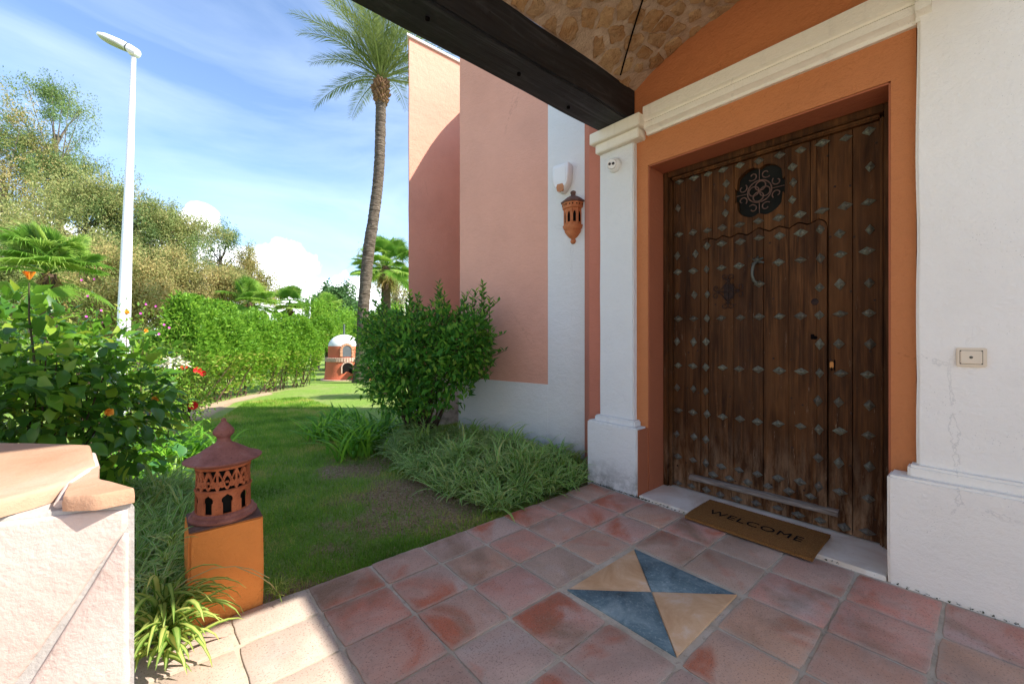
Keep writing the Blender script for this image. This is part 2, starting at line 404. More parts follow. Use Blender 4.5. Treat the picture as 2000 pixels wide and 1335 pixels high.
def mk_terra(name, a, b, c3, ring=0):
    s = NT(name); w = s.coord('Object'); n_ = s.noise(w, 14, 6, .65); c = s.ramp(n_, [(.3, a), (.55, b), (.8, c3)])
    c = s.mix(s.rng(s.noise(w, 140, 3, .7), .58, .68, 0, .6), c, tuple(x * .35 for x in a))
    rg = s.noise(s.coord('Object', (2, 2, 160)), 1, 4, .6); n = s.bump(rg, .45, .004) if ring else None
    n = s.bump(s.noise(w, 120, 4), .4, .002, n)
    return s.fin(c, .85, n, .2)
M['terra'] = mk_terra('terracotta', (.32, .085, .034), (.52, .155, .062), (.60, .22, .10))
M['terra_top'] = mk_terra('dusty_terracotta', (.22, .080, .058), (.34, .135, .10), (.42, .215, .175), 1)
M['terra_wall'] = mk_terra('orange_terracotta', (.36, .12, .045), (.52, .19, .08), (.60, .25, .12))
M['terra_old'] = mk_terra('lichen_terracotta', (.10, .055, .042), (.17, .095, .075), (.25, .16, .13))
M['plastic'] = mk_plain('white_plastic', (.74, .73, .70), .42, .4)
M['ivory'] = mk_plain('ivory_plastic', (.70, .58, .42), .45, .35, var=.05)
M['amber'] = mk_plain('amber_lens', (.42, .15, .025), .3, .5)
M['black'] = mk_plain('black_lens', (.006, .006, .007), .15, .6)
M['paint_white'] = mk_plain('white_painted_steel', (.80, .80, .82), .35, .4)
M['lens_grey'] = mk_plain('lamp_glass', (.42, .45, .40), .2, .5)
M['grey_metal'] = mk_plain('dull_grey_metal', (.12, .14, .13), .55, .4, .5)
M['brick'] = mk_plain('orange_brick', (.55, .28, .16), .85, .2, bump=.5, var=.2, vs=20)
M['brick_pale'] = mk_plain('pale_brick', (.58, .40, .30), .85, .2, bump=.5, var=.2, vs=20)
M['soot'] = mk_plain('sooty_hollow', (.012, .010, .009), .95, .1)
M['glassgrey'] = mk_plain('grey_oven_door', (.14, .15, .16), .5, .4, .3, var=.2, vs=10)
def mk_vault(name, stone):
    s = NT(name); w = s.coord('World')
    if stone:
        r = s.rand(); c = s.ramp(r, [(0, (.33, .17, .07)), (.3, (.46, .27, .12)), (.55, (.52, .34, .17)), (.8, (.38, .23, .115)), (1, (.45, .25, .10))])
        c = s.mix(s.rng(s.noise(w, 9, 6, .65, .6), .42, .7, 0, .5), c, (.62, .46, .27))
        c = s.mix(s.rng(s.noise(w, 22, 5, .7), .55, .7, 0, .6), c, (.20, .105, .045))
    else:
        c = s.ramp(s.noise(w, 6, 6, .65), [(.3, (.40, .285, .19)), (.55, (.56, .42, .29)), (.8, (.66, .53, .39))])
    n = s.bump(s.noise(w, 11, 6, .7, .5), 1.0, .035); n = s.bump(s.noise(w, 60, 5, .7), .8, .008, n)
    return s.fin(c, .95, n, .1)
M['vmortar'] = mk_vault('vault_mortar', 0); M['vstone'] = mk_vault('vault_stone', 1)
def mk_ledge(name, cols, bump=.45):
    s = NT(name); w = s.coord('World'); c = s.ramp(s.noise(w, 4, 5, .6, .4), [(.3, cols[0]), (.5, cols[1]), (.75, cols[2])])
    c = s.mix(s.rng(s.noise(w, 17, 5, .7), .58, .72, 0, .35), c, (.50, .22, .13))
    n = s.bump(s.noise(w, 34, 6, .65), bump, .008); n = s.bump(s.noise(w, 140, 4, .6), .5, .002, n)
    return s.fin(c, .9, n, .15)
M['ledge_slab'] = mk_ledge('pale_pink_stone', ((.50, .38, .32), (.57, .46, .40), (.60, .51, .46)))
M['ledge_cap'] = mk_ledge('apricot_stone', ((.40, .22, .13), (.46, .28, .18), (.52, .37, .27)))
M['ledge_mortar'] = mk_ledge('grey_mortar', ((.36, .33, .30), (.45, .42, .38), (.52, .49, .45)))
M['ledge_edge'] = mk_ledge('rough_brown_edge', ((.20, .12, .08), (.30, .19, .13), (.36, .25, .18)), 1.0)

def leafmat(name, stops, trans=.35, rough=.45, edge=None, hue_noise=True, spec=.18):
    stops = [(p, (c[0] * 1.02, c[1], c[2] * .70)) for p, c in stops]
    s = NT(name); r = s.attr('rnd'); c = s.ramp(r, stops)
    if edge: c = s.mix(s.rng(s.attr('edge'), .45, .75), c, edge)
    s.put(c, s.b.inputs['Base Color']); s.b.inputs['Roughness'].default_value = rough; s.b.inputs['Specular IOR Level'].default_value = spec
    tr = s.new('ShaderNodeBsdfTranslucent'); hs = s.new('ShaderNodeHueSaturation'); s.put(c, hs.inputs['Color']); hs.inputs['Value'].default_value = 1.35; hs.inputs['Hue'].default_value = .485
    s.put(hs.outputs[0], tr.inputs['Color']); mx = s.new('ShaderNodeMixShader'); mx.inputs[0].default_value = trans
    s.l.new(s.b.outputs[0], mx.inputs[1]); s.l.new(tr.outputs[0], mx.inputs[2]); s.l.new(mx.outputs[0], s.o.inputs[0])
    return s.m
M['hib'] = leafmat('hibiscus_leaf', [(0, (0.045, 0.14, 0.02)), (0.45, (0.085, 0.23, 0.03)), (0.8, (0.17, 0.36, 0.04)), (1, (0.32, 0.44, 0.06))], .42, .33, spec=.5)
M['shrub'] = leafmat('glossy_shrub_leaf', [(0, (0.04, 0.14, 0.03)), (0.5, (0.08, 0.26, 0.045)), (0.85, (0.17, 0.38, 0.06)), (1, (0.32, 0.46, 0.09))], .45, .4)
M['olean'] = leafmat('dark_narrow_leaf', [(0, (0.0333, 0.104, 0.0458)), (0.6, (0.0624, 0.1768, 0.0666)), (1, (0.1248, 0.2704, 0.0832))], .3, .45)
M['hedge'] = leafmat('hedge_leaf', [(0, (0.0854, 0.2019, 0.028)), (0.45, (0.1552, 0.3415, 0.0435)), (0.8, (0.264, 0.4503, 0.0698)), (1, (0.4191, 0.4191, 0.1398))], .42, .5)
M['yellowbush'] = leafmat('lime_green_leaf', [(0, (0.1035, 0.207, 0.023)), (0.5, (0.1955, 0.322, 0.0345)), (1, (0.345, 0.414, 0.0805))], .45, .5)
M['euc_a'] = leafmat('olive_eucalyptus_leaf', [(0, (0.13, 0.18, 0.075)), (0.4, (0.22, 0.27, 0.12)), (0.75, (0.34, 0.35, 0.18)), (1, (0.46, 0.39, 0.24))], .34, .55)
M['euc_b'] = leafmat('tan_flowering_leaf', [(0, (0.16, 0.2, 0.08)), (0.4, (0.27, 0.28, 0.13)), (0.75, (0.42, 0.35, 0.19)), (1, (0.54, 0.41, 0.25))], .34, .6)
M['euc_g'] = leafmat('grey_green_leaf', [(0, (0.08, 0.15, 0.07)), (0.5, (0.15, 0.24, 0.11)), (1, (0.3, 0.36, 0.18))], .34, .55)
M['pine'] = leafmat('dark_pine_leaf', [(0, (0.033, 0.09, 0.039)), (0.5, (0.0675, 0.15, 0.063)), (1, (0.12, 0.225, 0.09))], .25, .55)
M['spider'] = leafmat('variegated_blade', [(0, (0.0914, 0.2399, 0.0365)), (0.5, (0.16, 0.377, 0.0571)), (0.85, (0.2513, 0.4216, 0.08)), (1, (0.4216, 0.4216, 0.16))], .26, .42, edge=(.48, .58, .25))
M['spider2'] = leafmat('variegated_pale_blade', [(0, (0.25, 0.375, 0.125)), (0.5, (0.375, 0.475, 0.1625)), (1, (0.525, 0.55, 0.225))], .4, .42, edge=(.10, .21, .03))
M['strap'] = leafmat('strap_leaf', [(0, (0.0805, 0.23, 0.0368)), (0.5, (0.1495, 0.3795, 0.0506)), (1, (0.322, 0.598, 0.0805))], .42, .36)
M['ivy'] = leafmat('bluish_ivy_leaf', [(0, (0.039, 0.1463, 0.0683)), (1, (0.0975, 0.2535, 0.1073))], .3, .35)
M['grass'] = leafmat('lawn_blade', [(0, (0.08, 0.19, 0.02)), (0.5, (0.16, 0.34, 0.04)), (0.85, (0.28, 0.42, 0.07)), (1, (0.46, 0.42, 0.17))], .35, .6)
M['drygrass'] = leafmat('dry_blade', [(0, (.22, .16, .08)), (1, (.36, .28, .15))], .3, .7)
M['fan'] = leafmat('fan_palm_leaf', [(0, (0.1065, 0.2462, 0.0475)), (0.5, (0.1918, 0.3625, 0.0753)), (1, (0.4111, 0.5664, 0.1782))], .42, .4)
M['date'] = leafmat('date_palm_leaflet', [(0, (0.0779, 0.1266, 0.0602)), (0.5, (0.1407, 0.1939, 0.0921)), (1, (0.2357, 0.2976, 0.1471))], .35, .42)
M['petal_yellow'] = mk_plain('apricot_petal', (.85, .36, .04), .6, .2)
M['petal_red'] = mk_plain('red_petal', (.62, .012, .015), .6, .2)
M['petal_pink'] = mk_plain('magenta_petal', (.62, .10, .42), .6, .2)
M['petal_white'] = mk_plain('cream_petal', (.70, .68, .50), .6, .2)
M['bark'] = mk_plain('brown_bark', (.10, .065, .045), .9, .1, bump=.8, bs=20, var=.4)
M['bark_grey'] = mk_plain('grey_bark', (.16, .13, .105), .9, .1, bump=.8, bs=20, var=.35)
M['stem'] = mk_plain('green_brown_stem', (.070, .075, .028), .8, .2, var=.4)
M['stem_pale'] = mk_plain('pale_yellow_runner', (.50, .38, .16), .7, .2, var=.2)

M['litter'] = leafmat('dry_litter', [(0, (.10, .07, .05)), (.5, (.26, .19, .13)), (1, (.45, .37, .27))], .1, .8)

M['moss'] = leafmat('dark_moss', [(0, (.02, .018, .012)), (.6, (.05, .055, .022)), (1, (.09, .10, .035))], .1, .8)

# ------------------------------------------------------------------ terrain
FLOOR_Y = 2.235
def gz(x, y):
    return -0.045 - 0.027 * max(0.0, min(y, 60) - 3.0) + 0.010 * math.sin(x * 1.7 + y * .9) * min(1, max(0, y - 3))
def ray(px, py):
    r = (px - 1000) / FPX; z = -(py - HORIZ) / FPX
    return Vector((math.sin(YAW) + r * math.cos(YAW), math.cos(YAW) - r * math.sin(YAW), z))
def AT(px, py, depth):
    return ray(px, py) * depth + Vector((0, 0, CAM_H))
def GD(px, py):
    d = ray(px, py); t = 3.0
    for _ in range(40):
        p = d * t; t = (gz(p.x, p.y) - CAM_H) / d.z
    return Vector((d.x * t, d.y * t, gz(d.x * t, d.y * t)))
def in_soil(x, y):
    """bare soil beside the paving and the bed along the hedge; 0..1"""
    n = mn.noise(Vector((x * 1.3, y * 1.3, 0))) * .5 + mn.noise(Vector((x * 4, y * 4, 3))) * .28
    a = 1.25 - ((x - 1.60) / .95) ** 2 - ((y - 2.95) / 1.05) ** 2
    b = 1.0 - (y - 2.2) / .55
    e = 1.0 - abs((x - 1.55) / 1.0) - abs((y - 4.1) / 1.4)
    return max(0, min(1, max(a, b * 1.0, e) * 1.0 + n * 1.5 - .15))
HB = [GD(*p) for p in [(395, 806), (430, 788), (500, 772), (570, 758), (640, 748)]]
def hedge_soil(x, y):
    best = 9
    for a, b in zip(HB[:-1], HB[1:]):
        ab = Vector((b.x - a.x, b.y - a.y)); ap = Vector((x - a.x, y - a.y)); t = max(-.6, min(1, ap.dot(ab) / ab.dot(ab)))
        best = min(best, (ap - ab * t).length)
    return best
def mk_ground():
    s = NT('lawn_and_soil'); w = s.coord('World'); gm = s.attr('soil')
    n1 = s.noise(w, 3, 6, .65); n2 = s.noise(w, 45, 5, .75); n3 = s.noise(w, 160, 3, .7)
    g = s.ramp(n2, [(.3, (.09, .18, .025)), (.5, (.18, .30, .05)), (.7, (.34, .38, .11))])
    g = s.mix(s.rng(s.noise(w, 1.1, 5, .65), .45, .7, 0, .65), g, (.34, .30, .15))
    d = s.ramp(n2, [(.3, (.14, .085, .050)), (.5, (.32, .215, .135)), (.72, (.52, .39, .27))])
    d = s.mix(s.rng(s.attr('pale'), 0, 1, 0, 1), d, (.50, .36, .24))
    m = s.math('ADD', gm, s.math('MULTIPLY', s.math('SUBTRACT', n1, .5), .5)); c = s.mix(s.rng(m, .42, .62), g, d)
    n = s.bump(n2, .8, .02); n = s.bump(n3, .6, .006, n)
    return s.fin(c, .95, n, .08)
M['ground'] = mk_ground()
def build_ground():
    xs = sorted(set([round(v, 3) for v in np.concatenate([np.linspace(-3, 8, 140), np.linspace(8, 30, 20), np.linspace(30, 400, 12), np.linspace(-30, -3, 24), np.linspace(-400, -30, 12)])]))
    ys = sorted(set([round(v, 3) for v in np.concatenate([np.linspace(-14, 2.2, 24), np.linspace(2.2, 14, 150), np.linspace(14, 60, 30), np.linspace(60, 700, 14), np.linspace(-300, -14, 8)])]))
    V = []; so = []; pa = []
    for y in ys:
        for x in xs:
            b = mn.noise(Vector((x * 2, y * 2, 0))) * .012 if 2.3 < y < 20 and -3 < x < 8 else 0
            V.append((x, y, gz(x, y) + b))
            hs = hedge_soil(x, y) if 4 < y < 20 and -4 < x < 8 else 9
            k = in_soil(x, y) if 1.8 < y < 7 and -1 < x < 4 else 0
            h = max(0, min(1, 1.25 - hs / .36)) * (1 if x < 2.4 else .5); left = 1.0 if x < 0.02 + .25 * math.sin(y) and y < 8 else 0
            so.append(max(k, h, left)); pa.append(h if y > 5 else 0)
    nx = len(xs); F = [(j * nx + i, j * nx + i + 1, (j + 1) * nx + i + 1, (j + 1) * nx + i) for j in range(len(ys) - 1) for i in range(nx - 1)]
    me = mesh_np('ground', np.array(V), np.array(F), {'soil': np.array(so), 'pale': np.array(pa)}, sm=True)
    tag(link('ground', me, M['ground']), kind='structure')
build_ground()

# ------------------------------------------------------------------ porch paving
XS = [-2.95, -2.64, -2.31, -1.99, -1.67, -1.35, -1.03, -.71, -.39, -.07, .25, .569, .890, 1.196, 1.5125, 1.834, 2.1625, 2.486, 2.795]
YS = [2.231, 1.9875, 1.6975, 1.4025, 1.096, .7775, .461, .141, -.18, -.50, -.82, -1.14]
I0 = XS.index(1.5125)
def build_floor():
    bm = bmesh.new()
    prism(bm, [(-3.0, -6.0), (2.90, -6.0), (2.90, FLOOR_Y - .01), (-3.0, FLOOR_Y - .01)], 'z', -.14, -.0065)
    bed = tag(link('paving', bm_done(bm, 'paving'), M['mortar']), kind='structure')
    r = random.Random(3)
    def tile(c, name='tile', mat='tile', top=0.0, k=1):
        """c: 4 (or 3) corners in plan; a slightly domed, soft edged slab"""
        cx = sum(p[0] for p in c) / len(c); cy = sum(p[1] for p in c) / len(c)
        bm = bmesh.new(); n = len(c); outl = []
        for i in range(n):
            a, b = Vector(c[i]), Vector(c[(i + 1) % n]); m = 7 if k else 2
            for j in range(m):
                p = a.lerp(b, j / m); w_ = (mn.noise(Vector((p.x * 17, p.y * 17, 5))) * .0055 if k else 0)
                cr = .006 if (j == 0 and k) else 0
                d = (Vector((cx, cy)) - p).normalized(); p = p + d * (cr + w_); outl.append(p)
        tz = top + r.uniform(-.0022, .0022); tx, ty = r.uniform(-.006, .006), r.uniform(-.006, .006)
        rings = []
        for ins, z in ((0, -.02), (0, -.0028), (.0012, -.0010), (.0040, 0)):
            rg = []
            for p in outl:
                d = (Vector((cx, cy)) - p).normalized(); q = p + d * ins
                rg.append(bm.verts.new((q.x - cx, q.y - cy, z + (tz + tx * (q.x - cx) + ty * (q.y - cy) if z > -.015 else 0))))
            rings.append(rg)
        for A, B in zip(rings[:-1], rings[1:]):
            for i in range(len(A)): bm.faces.new((A[i], A[(i + 1) % len(A)], B[(i + 1) % len(A)], B[i]))
        bm.faces.new(rings[-1])
        me = bm_done(bm, name, sm=True)
        link(name, me, M[mat], bed, loc=(cx, cy, 0))
    for i in range(len(XS)):
        for j in range(len(YS) - 1):
            x0, y1, y0 = XS[i], YS[j], YS[j + 1]
            x1 = XS[i + 1] if i + 1 < len(XS) else 2.90
            if x1 < -.6 and j > 8: continue
            ii = i - I0
            if ii in (0, 1) and j in (3, 4): continue
            if i == len(XS) - 1: continue
            if i == len(XS) - 2: x1 = 2.826
            g = .0062
            J = lambda: r.uniform(-.0035, .0035)
            tile([(x0 + g + J(), y0 + g + J()), (x1 - g + J(), y0 + g + J()), (x1 - g + J(), y1 - g + J()), (x0 + g + J(), y1 - g + J())], mat='tile_sand_sunpatch' if x0 < .5 else 'tile')  # columns in the sun patch get the lightened sandy tiles
    # the square inset of four triangles
    a0, a1, b0, b1 = 1.5125 + .030, 2.1625 - .026, .7775 + .024, 1.4025 - .030
    cx, cy = (a0 + a1) / 2 + .004, (b0 + b1) / 2
    for tri, m in (([(a0, b1), (cx, cy), (a1, b1)], 'inset_tan'), ([(a1, b1), (cx, cy), (a1, b0)], 'inset_blue'), ([(a1, b0), (cx, cy), (a0, b0)], 'inset_tan'), ([(a0, b0), (cx, cy), (a0, b1)], 'inset_blue')):
        c_ = Vector((sum(p[0] for p in tri) / 3, sum(p[1] for p in tri) / 3)); tri = [tuple(Vector(p) + (c_ - Vector(p)).normalized() * .004) for p in tri]
        tile(tri[::-1], 'inset_tile', m, .0005, 0)
    return bed
build_floor()
# crumbs of moss in the crack between wall and paving
def clumps(name, pts, mat, size, n, parent=None):
    P = []; 
    for p in pts:
        for _ in range(n): P.append((p[0] + random.gauss(0, size), p[1] + random.gauss(0, size * .5), p[2] + abs(random.gauss(0, size * .35))))
    P = np.array(P); N_ = len(P); D = rng.normal(size=(N_, 3)); D[:, 2] = np.abs(D[:, 2])
    return leaves(name, P, D, rng.uniform(.005, .013, N_), .6, mat, parent)

# ------------------------------------------------------------------ leaves and blades
def unit(a): return a / np.maximum(np.linalg.norm(a, axis=1, keepdims=True), 1e-9)
def leaf_arrays(P, D, L, wr, fold=.15, droop=.0, up=None):
    N_ = len(P); D = unit(D); U = rng.normal(size=(N_, 3)) * .45 + np.array([0, 0, 1.0]) if up is None else up
    S = unit(np.cross(D, U)); U = unit(np.cross(S, D)); L = np.asarray(L).reshape(-1, 1) * np.ones((N_, 1))
    W = L * wr
    V = np.stack([P, P + D * L * .42 + S * W / 2 + U * W * fold, P + D * L + U * (-droop) * L, P + D * L * .42 - S * W / 2 + U * W * fold, P + D * L * .45 - U * W * .02], axis=1)
    b = np.arange(N_)[:, None] * 5
    F = np.concatenate([b + np.array([[0, 1, 4]]), b + np.array([[1, 2, 4]]), b + np.array([[2, 3, 4]]), b + np.array([[3, 0, 4]])])
    return V.reshape(-1, 3), F
def leaves(name, P, D, L, wr, mat, parent=None, kind=None, fold=.15, droop=.1, rnd=None):
    P = np.asarray(P, float); V, F = leaf_arrays(P, np.asarray(D, float), L, wr, fold, droop)
    r = rng.random(len(P)) if rnd is None else rnd
    me = mesh_np(name, V, F, {'rnd': np.repeat(r, 5)})
    o = link(name, me, mat, parent)
    if kind: o['kind'] = kind
    return o
def leaves_small(name, P, D, L, wr, mat, parent=None, kind=None, rnd=None):
    """two triangles a leaf, for distant crowns"""
    P = np.asarray(P, float); N_ = len(P); D = unit(np.asarray(D, float)); U = rng.normal(size=(N_, 3)); S = unit(np.cross(D, U)); L = np.asarray(L).reshape(-1, 1) * np.ones((N_, 1)); W = L * wr
    V = np.stack([P, P + D * L * .5 + S * W / 2, P + D * L, P + D * L * .5 - S * W / 2], axis=1).reshape(-1, 3)
    b = np.arange(N_)[:, None] * 4; F = b + np.array([[0, 1, 2, 3]])
    r = rng.random(N_) if rnd is None else rnd
    o = link(name, mesh_np(name, V, F, {'rnd': np.repeat(r, 4)}), mat, parent)
    if kind: o['kind'] = kind
    return o
def blade_arrays(P, ang, L, W, a0, a1, rows=5):
    """arching strips; ang heading, a0 start elevation, a1 end elevation (radians)"""
    N_ = len(P); H = np.stack([np.cos(ang), np.sin(ang), 0 * ang], 1); S = np.stack([-np.sin(ang), np.cos(ang), 0 * ang], 1); Z = np.array([0, 0, 1.0])
    cur = P.copy(); out_ = []; 
    for k in range(rows):
        t = k / (rows - 1); w = W * (np.sin(PI * min(1, .25 + t * .75)) ** .7) * (1 if k < rows - 1 else .12)
        el = a0 + (a1 - a0) * t ** 1.3; T = H * np.cos(el)[:, None] + Z * np.sin(el)[:, None]; Nn = np.cross(T, S) * -1
        out_.append(np.stack([cur - S * w[:, None] / 2, cur - Nn * (w * .25)[:, None], cur + S * w[:, None] / 2], 1))
        cur = cur + T * (L / (rows - 1))[:, None]
    V = np.concatenate(out_, 1).reshape(-1, 3); K = rows * 3; F = []
    for k in range(rows - 1):
        a = k * 3
        F += [(a, a + 1, a + 4, a + 3), (a + 1, a + 2, a + 5, a + 4)]
    F = (np.arange(N_)[:, None, None] * K + np.array(F)[None]).reshape(-1, 4)
    return V, F, np.tile([1, 0, 1], rows * N_)
def blades(name, P, ang, L, W, a0, a1, mat, parent=None, rows=5, kind=None, rnd=None):
    P = np.asarray(P, float); N_ = len(P); f = lambda v: np.ones(N_) * v
    V, F, e = blade_arrays(P, f(ang), f(L), f(W), f(a0), f(a1), rows); r = rng.random(N_) if rnd is None else rnd
    o = link(name, mesh_np(name, V, F, {'rnd': np.repeat(r, rows * 3), 'edge': e}, sm=True), mat, parent)
    if kind: o['kind'] = kind
    return o

# ------------------------------------------------------------------ house
house = tag(empty('house', (3.4, 1.0, 0)), 'terracotta pink and white stucco villa with vaulted entrance porch beside the lawn', 'house')
WX = 2.98; TOP = 3.62
def build_house():
    H = house
    # rear wall of the porch round the door opening (y .348-1.79, to z 2.62)
    bm = bmesh.new()
    for a in ((WX, 3.40, 1.79, 2.373, -.1, 2.62), (WX, 3.40, .25, .348, -.1, 2.62), (WX, 3.40, .25, 2.373, 2.62, TOP)):
        bm_box(bm, *a)
    bmesh.ops.remove_doubles(bm, verts=bm.verts, dist=1e-5)
    link('wall', bm_done(bm, 'wall'), M['orange'], H)
    # red-brown reveal lining, 3 mm proud of the masonry
    bm = bmesh.new(); bm_box(bm, 2.8385 + .145, 3.20, 1.780, 1.789, .0, 2.611); bm_box(bm, 2.984, 3.20, .3485, .3575, .0, 2.611); bm_box(bm, 2.984, 3.20, .358, 1.7795, 2.607, 2.617)
    link('reveal', bm_done(bm, 'reveal'), M['redbrown'], H)
    wobbly_box('wall', 2.93, 3.38, -7.0, .246, -.1, TOP, M['white'], H, .16, .006, .012, 1)
    box('wall', 2.9805, 3.3, -7, .2495, TOP - .35, TOP - .002, M['orange'], H)
    # pilaster, stepped base, plinth
    wobbly_box('pilaster', 2.93, 2.99, 1.89, 2.226, .56, 2.835, M['whitegrey'], H, .12, .003, .008, 2)
    wobbly_box('pilaster_base', 2.885, 2.985, 1.852, 2.247, .50, .575, M['whitegrey'], H, .08, .003, .010, 3)
    wobbly_box('plinth', 2.8375, 2.985, 1.798, 2.293, -.06, .530, M['whitegrey'], H, .08, .004, .012, 4)
    wobbly_box('plinth', 2.8375, 2.985, -7.0, .345, -.06, .548, M['white'], H, .12, .005, .012, 5)
    wobbly_box('plinth_step', 2.888, 2.985, -7.0, .276, .535, .602, M['white'], H, .12, .004, .012, 6)
    # side of the left plinth facing the door is painted red-brown
    box('plinth_return', 2.846, 3.195, 1.7905, 1.7975, -.02, .522, M['redbrown'], H)
    # pink return strip left of the pilaster
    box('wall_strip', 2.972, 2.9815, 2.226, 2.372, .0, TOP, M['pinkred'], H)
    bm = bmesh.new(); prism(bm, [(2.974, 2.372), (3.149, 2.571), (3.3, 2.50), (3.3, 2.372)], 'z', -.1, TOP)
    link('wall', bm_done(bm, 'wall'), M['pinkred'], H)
    # strip of pink wall seen between the cornice end and the garden wall
    # cornice: two fasciae and a cavetto
    def cornice(name, y0, y1, xf, seed):
        prof = [(2.99, 3.055), (xf, 3.055), (xf, 2.966), (xf + .020, 2.955), (xf + .026, 2.944), (xf + .012, 2.930), (xf + .014, 2.888), (xf + .034, 2.880), (xf + .050, 2.868), (xf + .056, 2.850), (2.99, 2.850)]
        bm = bmesh.new(); n = max(2, int((y1 - y0) / .07)); rows = []
        for k in range(n + 1):
            y = y0 + (y1 - y0) * k / n
            rows.append([bm.verts.new((x + (mn.noise(Vector((y * 4, i * 3, seed))) * .003 if 0 < i < 9 else 0), y, z + mn.noise(Vector((y * 3, i * 2, seed + 5))) * .003)) for i, (x, z) in enumerate(prof)])
        for A, B in zip(rows[:-1], rows[1:]):
            for i in range(len(prof) - 1): bm.faces.new((A[i], A[i + 1], B[i + 1], B[i]))
        bm.faces.new(rows[0]); bm.faces.new(rows[-1][::-1])
        me = bm_done(bm, name); smooth(me, 25)
        return link(name, me, M['cream'], H)
    cornice('cornice', .249, 1.786, 2.899, 1)
    cornice('cornice', .190, .2485, 2.880, 7)
    # capital over the pilaster
    bm = bmesh.new()
    for (x0, x1, y0, y1, z0, z1) in ((2.842, 2.995, 1.7845, 2.270, 2.905, 3.000), (2.880, 2.995, 1.812, 2.236, 2.829, 2.9045)):
        bm_box(bm, x0, x1, y0, y1, z0, z1, .006)
    link('capital', bm_done(bm, 'capital', True), M['cream'], H)
    # threshold slab
    bm = bmesh.new(); bm_box(bm, 2.840, 3.30, .350, 1.786, -.03, .019, .004)
    link('threshold', bm_done(bm, 'threshold', True), M['marble'], H)
    box('backing', 3.335, 3.40, .346, 1.792, -.02, 2.63, M['dark'], H)
    # beams of the porch
    def beam(y0, y1, z0, z1, x0, x1):
        bm = bmesh.new(); bm_box(bm, x0, x1, y0, y1, z0, z1, .014)
        n = int((x1 - x0) / .09)
        for i in range(1, n): bmesh.ops.bisect_plane(bm, geom=bm.verts[:] + bm.edges[:] + bm.faces[:], plane_co=(x0 + (x1 - x0) * i / n, 0, 0), plane_no=(1, 0, 0))
        for v in bm.verts:
            q = Vector((v.co.x * 2.3, v.co.y * 4, v.co.z * 4)); v.co.y += mn.noise(q) * .008; v.co.z += mn.noise(q + Vector((7, 1, 1))) * .008
        return link('beam', bm_done(bm, 'beam', True), M['beam'], H)
    b = beam(1.905, 2.195, 3.002, 3.272, -1.30, 2.978)
    for (x, y) in ((1.13, 2.02), (1.83, 2.05), (2.38, 2.10), (.6, 2.0)):      # bolt sockets in the soffit
        bm = bmesh.new(); lathe(bm, [(0.0001, 0), (.013, 0), (.013, .012), (.0001, .012)], (x, y, 2.990), 12); link('bolt_hole', bm_done(bm, 'bolt_hole'), M['dark'], b)
    beam(-.19, -.03, 3.010, 3.272, -1.30, 2.978)
    # posts that carry the far ends of the beams, outside the picture
    wobbly_box('post', -1.27, -.97, 1.87, 2.20, -.1, 3.0, M['pink'], H, .2, .003, .01, 8)
    wobbly_box('post', -1.27, -.97, -.24, .02, -.1, 3.008, M['pink'], H, .2, .003, .01, 9)
    # segmental stone vault between the beams
    c0 = .935; hw = .975; zs = 3.262; zc = 3.522; sg = zc - zs; Rv = (hw * hw + sg * sg) / (2 * sg); zc0 = zc - Rv; amax = math.asin(hw / Rv)
    def VP(x, u, off=0):     # u: arc length from the crown
        a = u / Rv; return Vector((x, c0 + (Rv - off) * math.sin(a), zc0 + (Rv - off) * math.cos(a)))
    umax = amax * Rv
    bm = bmesh.new(); nx_, nu = 90, 44; g = []
    for i in range(nx_ + 1):
        row = []
        for j in range(nu + 1):
            x = -1.35 + (2.979 + 1.35) * i / nx_; u = -umax + 2 * umax * j / nu
            row.append(bm.verts.new(VP(x, u, mn.noise(Vector((x * 3, u * 3, 0))) * .010 + mn.noise(Vector((x * 11, u * 11, 0))) * .005)))
        g.append(row)
    for i in range(nx_):
        for j in range(nu): bm.faces.new((g[i][j], g[i][j + 1], g[i + 1][j + 1], g[i + 1][j]))
    top = [[bm.verts.new(VP(x, -umax + 2 * umax * j / nu, -.12)) for j in range(nu + 1)] for x in (-1.35, 2.979)]
    for j in range(nu): bm.faces.new((top[0][j], top[1][j], top[1][j + 1], top[0][j + 1]))
    for j in range(nu): bm.faces.new((g[0][j], g[0][j + 1], top[0][j + 1], top[0][j])); bm.faces.new((g[nx_][j], g[nx_][j + 1], top[1][j + 1], top[1][j]))
    vault = link('vault', bm_done(bm, 'vault', True), M['vmortar'], H)
    # irregular stones: shrunken Voronoi cells bent onto the vault
    r = random.Random(21); pts = []
    for _ in range(9000):
        p = (r.uniform(.55, 2.97), r.uniform(-umax + .05, umax - .03))
        if all(abs(p[0] - q[0]) ** 2 + (p[1] - q[1]) ** 2 > (.105 if (p[0]*3) % 1 < .5 else .135) ** 2 for q in pts): pts.append(p)
    for p in pts:
        if r.random() < .10: continue
        poly = [Vector((p[0] + dx, p[1] + dy)) for dx, dy in ((-.13, -.13), (.13, -.13), (.13, .13), (-.13, .13))]
        for q in pts:
            if q is p: continue
            d = Vector((q[0] - p[0], q[1] - p[1]))
            if d.length > .3: continue
            m = Vector(p) + d * .5; newp = []
            for a, b_ in zip(poly, poly[1:] + poly[:1]):
                da = (a - m).dot(d); db = (b_ - m).dot(d)
                if da <= 0: newp.append(a)
                if da * db < 0: newp.append(a + (b_ - a) * (da / (da - db)))
            poly = newp
            if len(poly) < 3: break
        if len(poly) < 3: continue
        k = r.uniform(.60, .90); c_ = sum(poly, Vector((0, 0))) / len(poly); fine = []
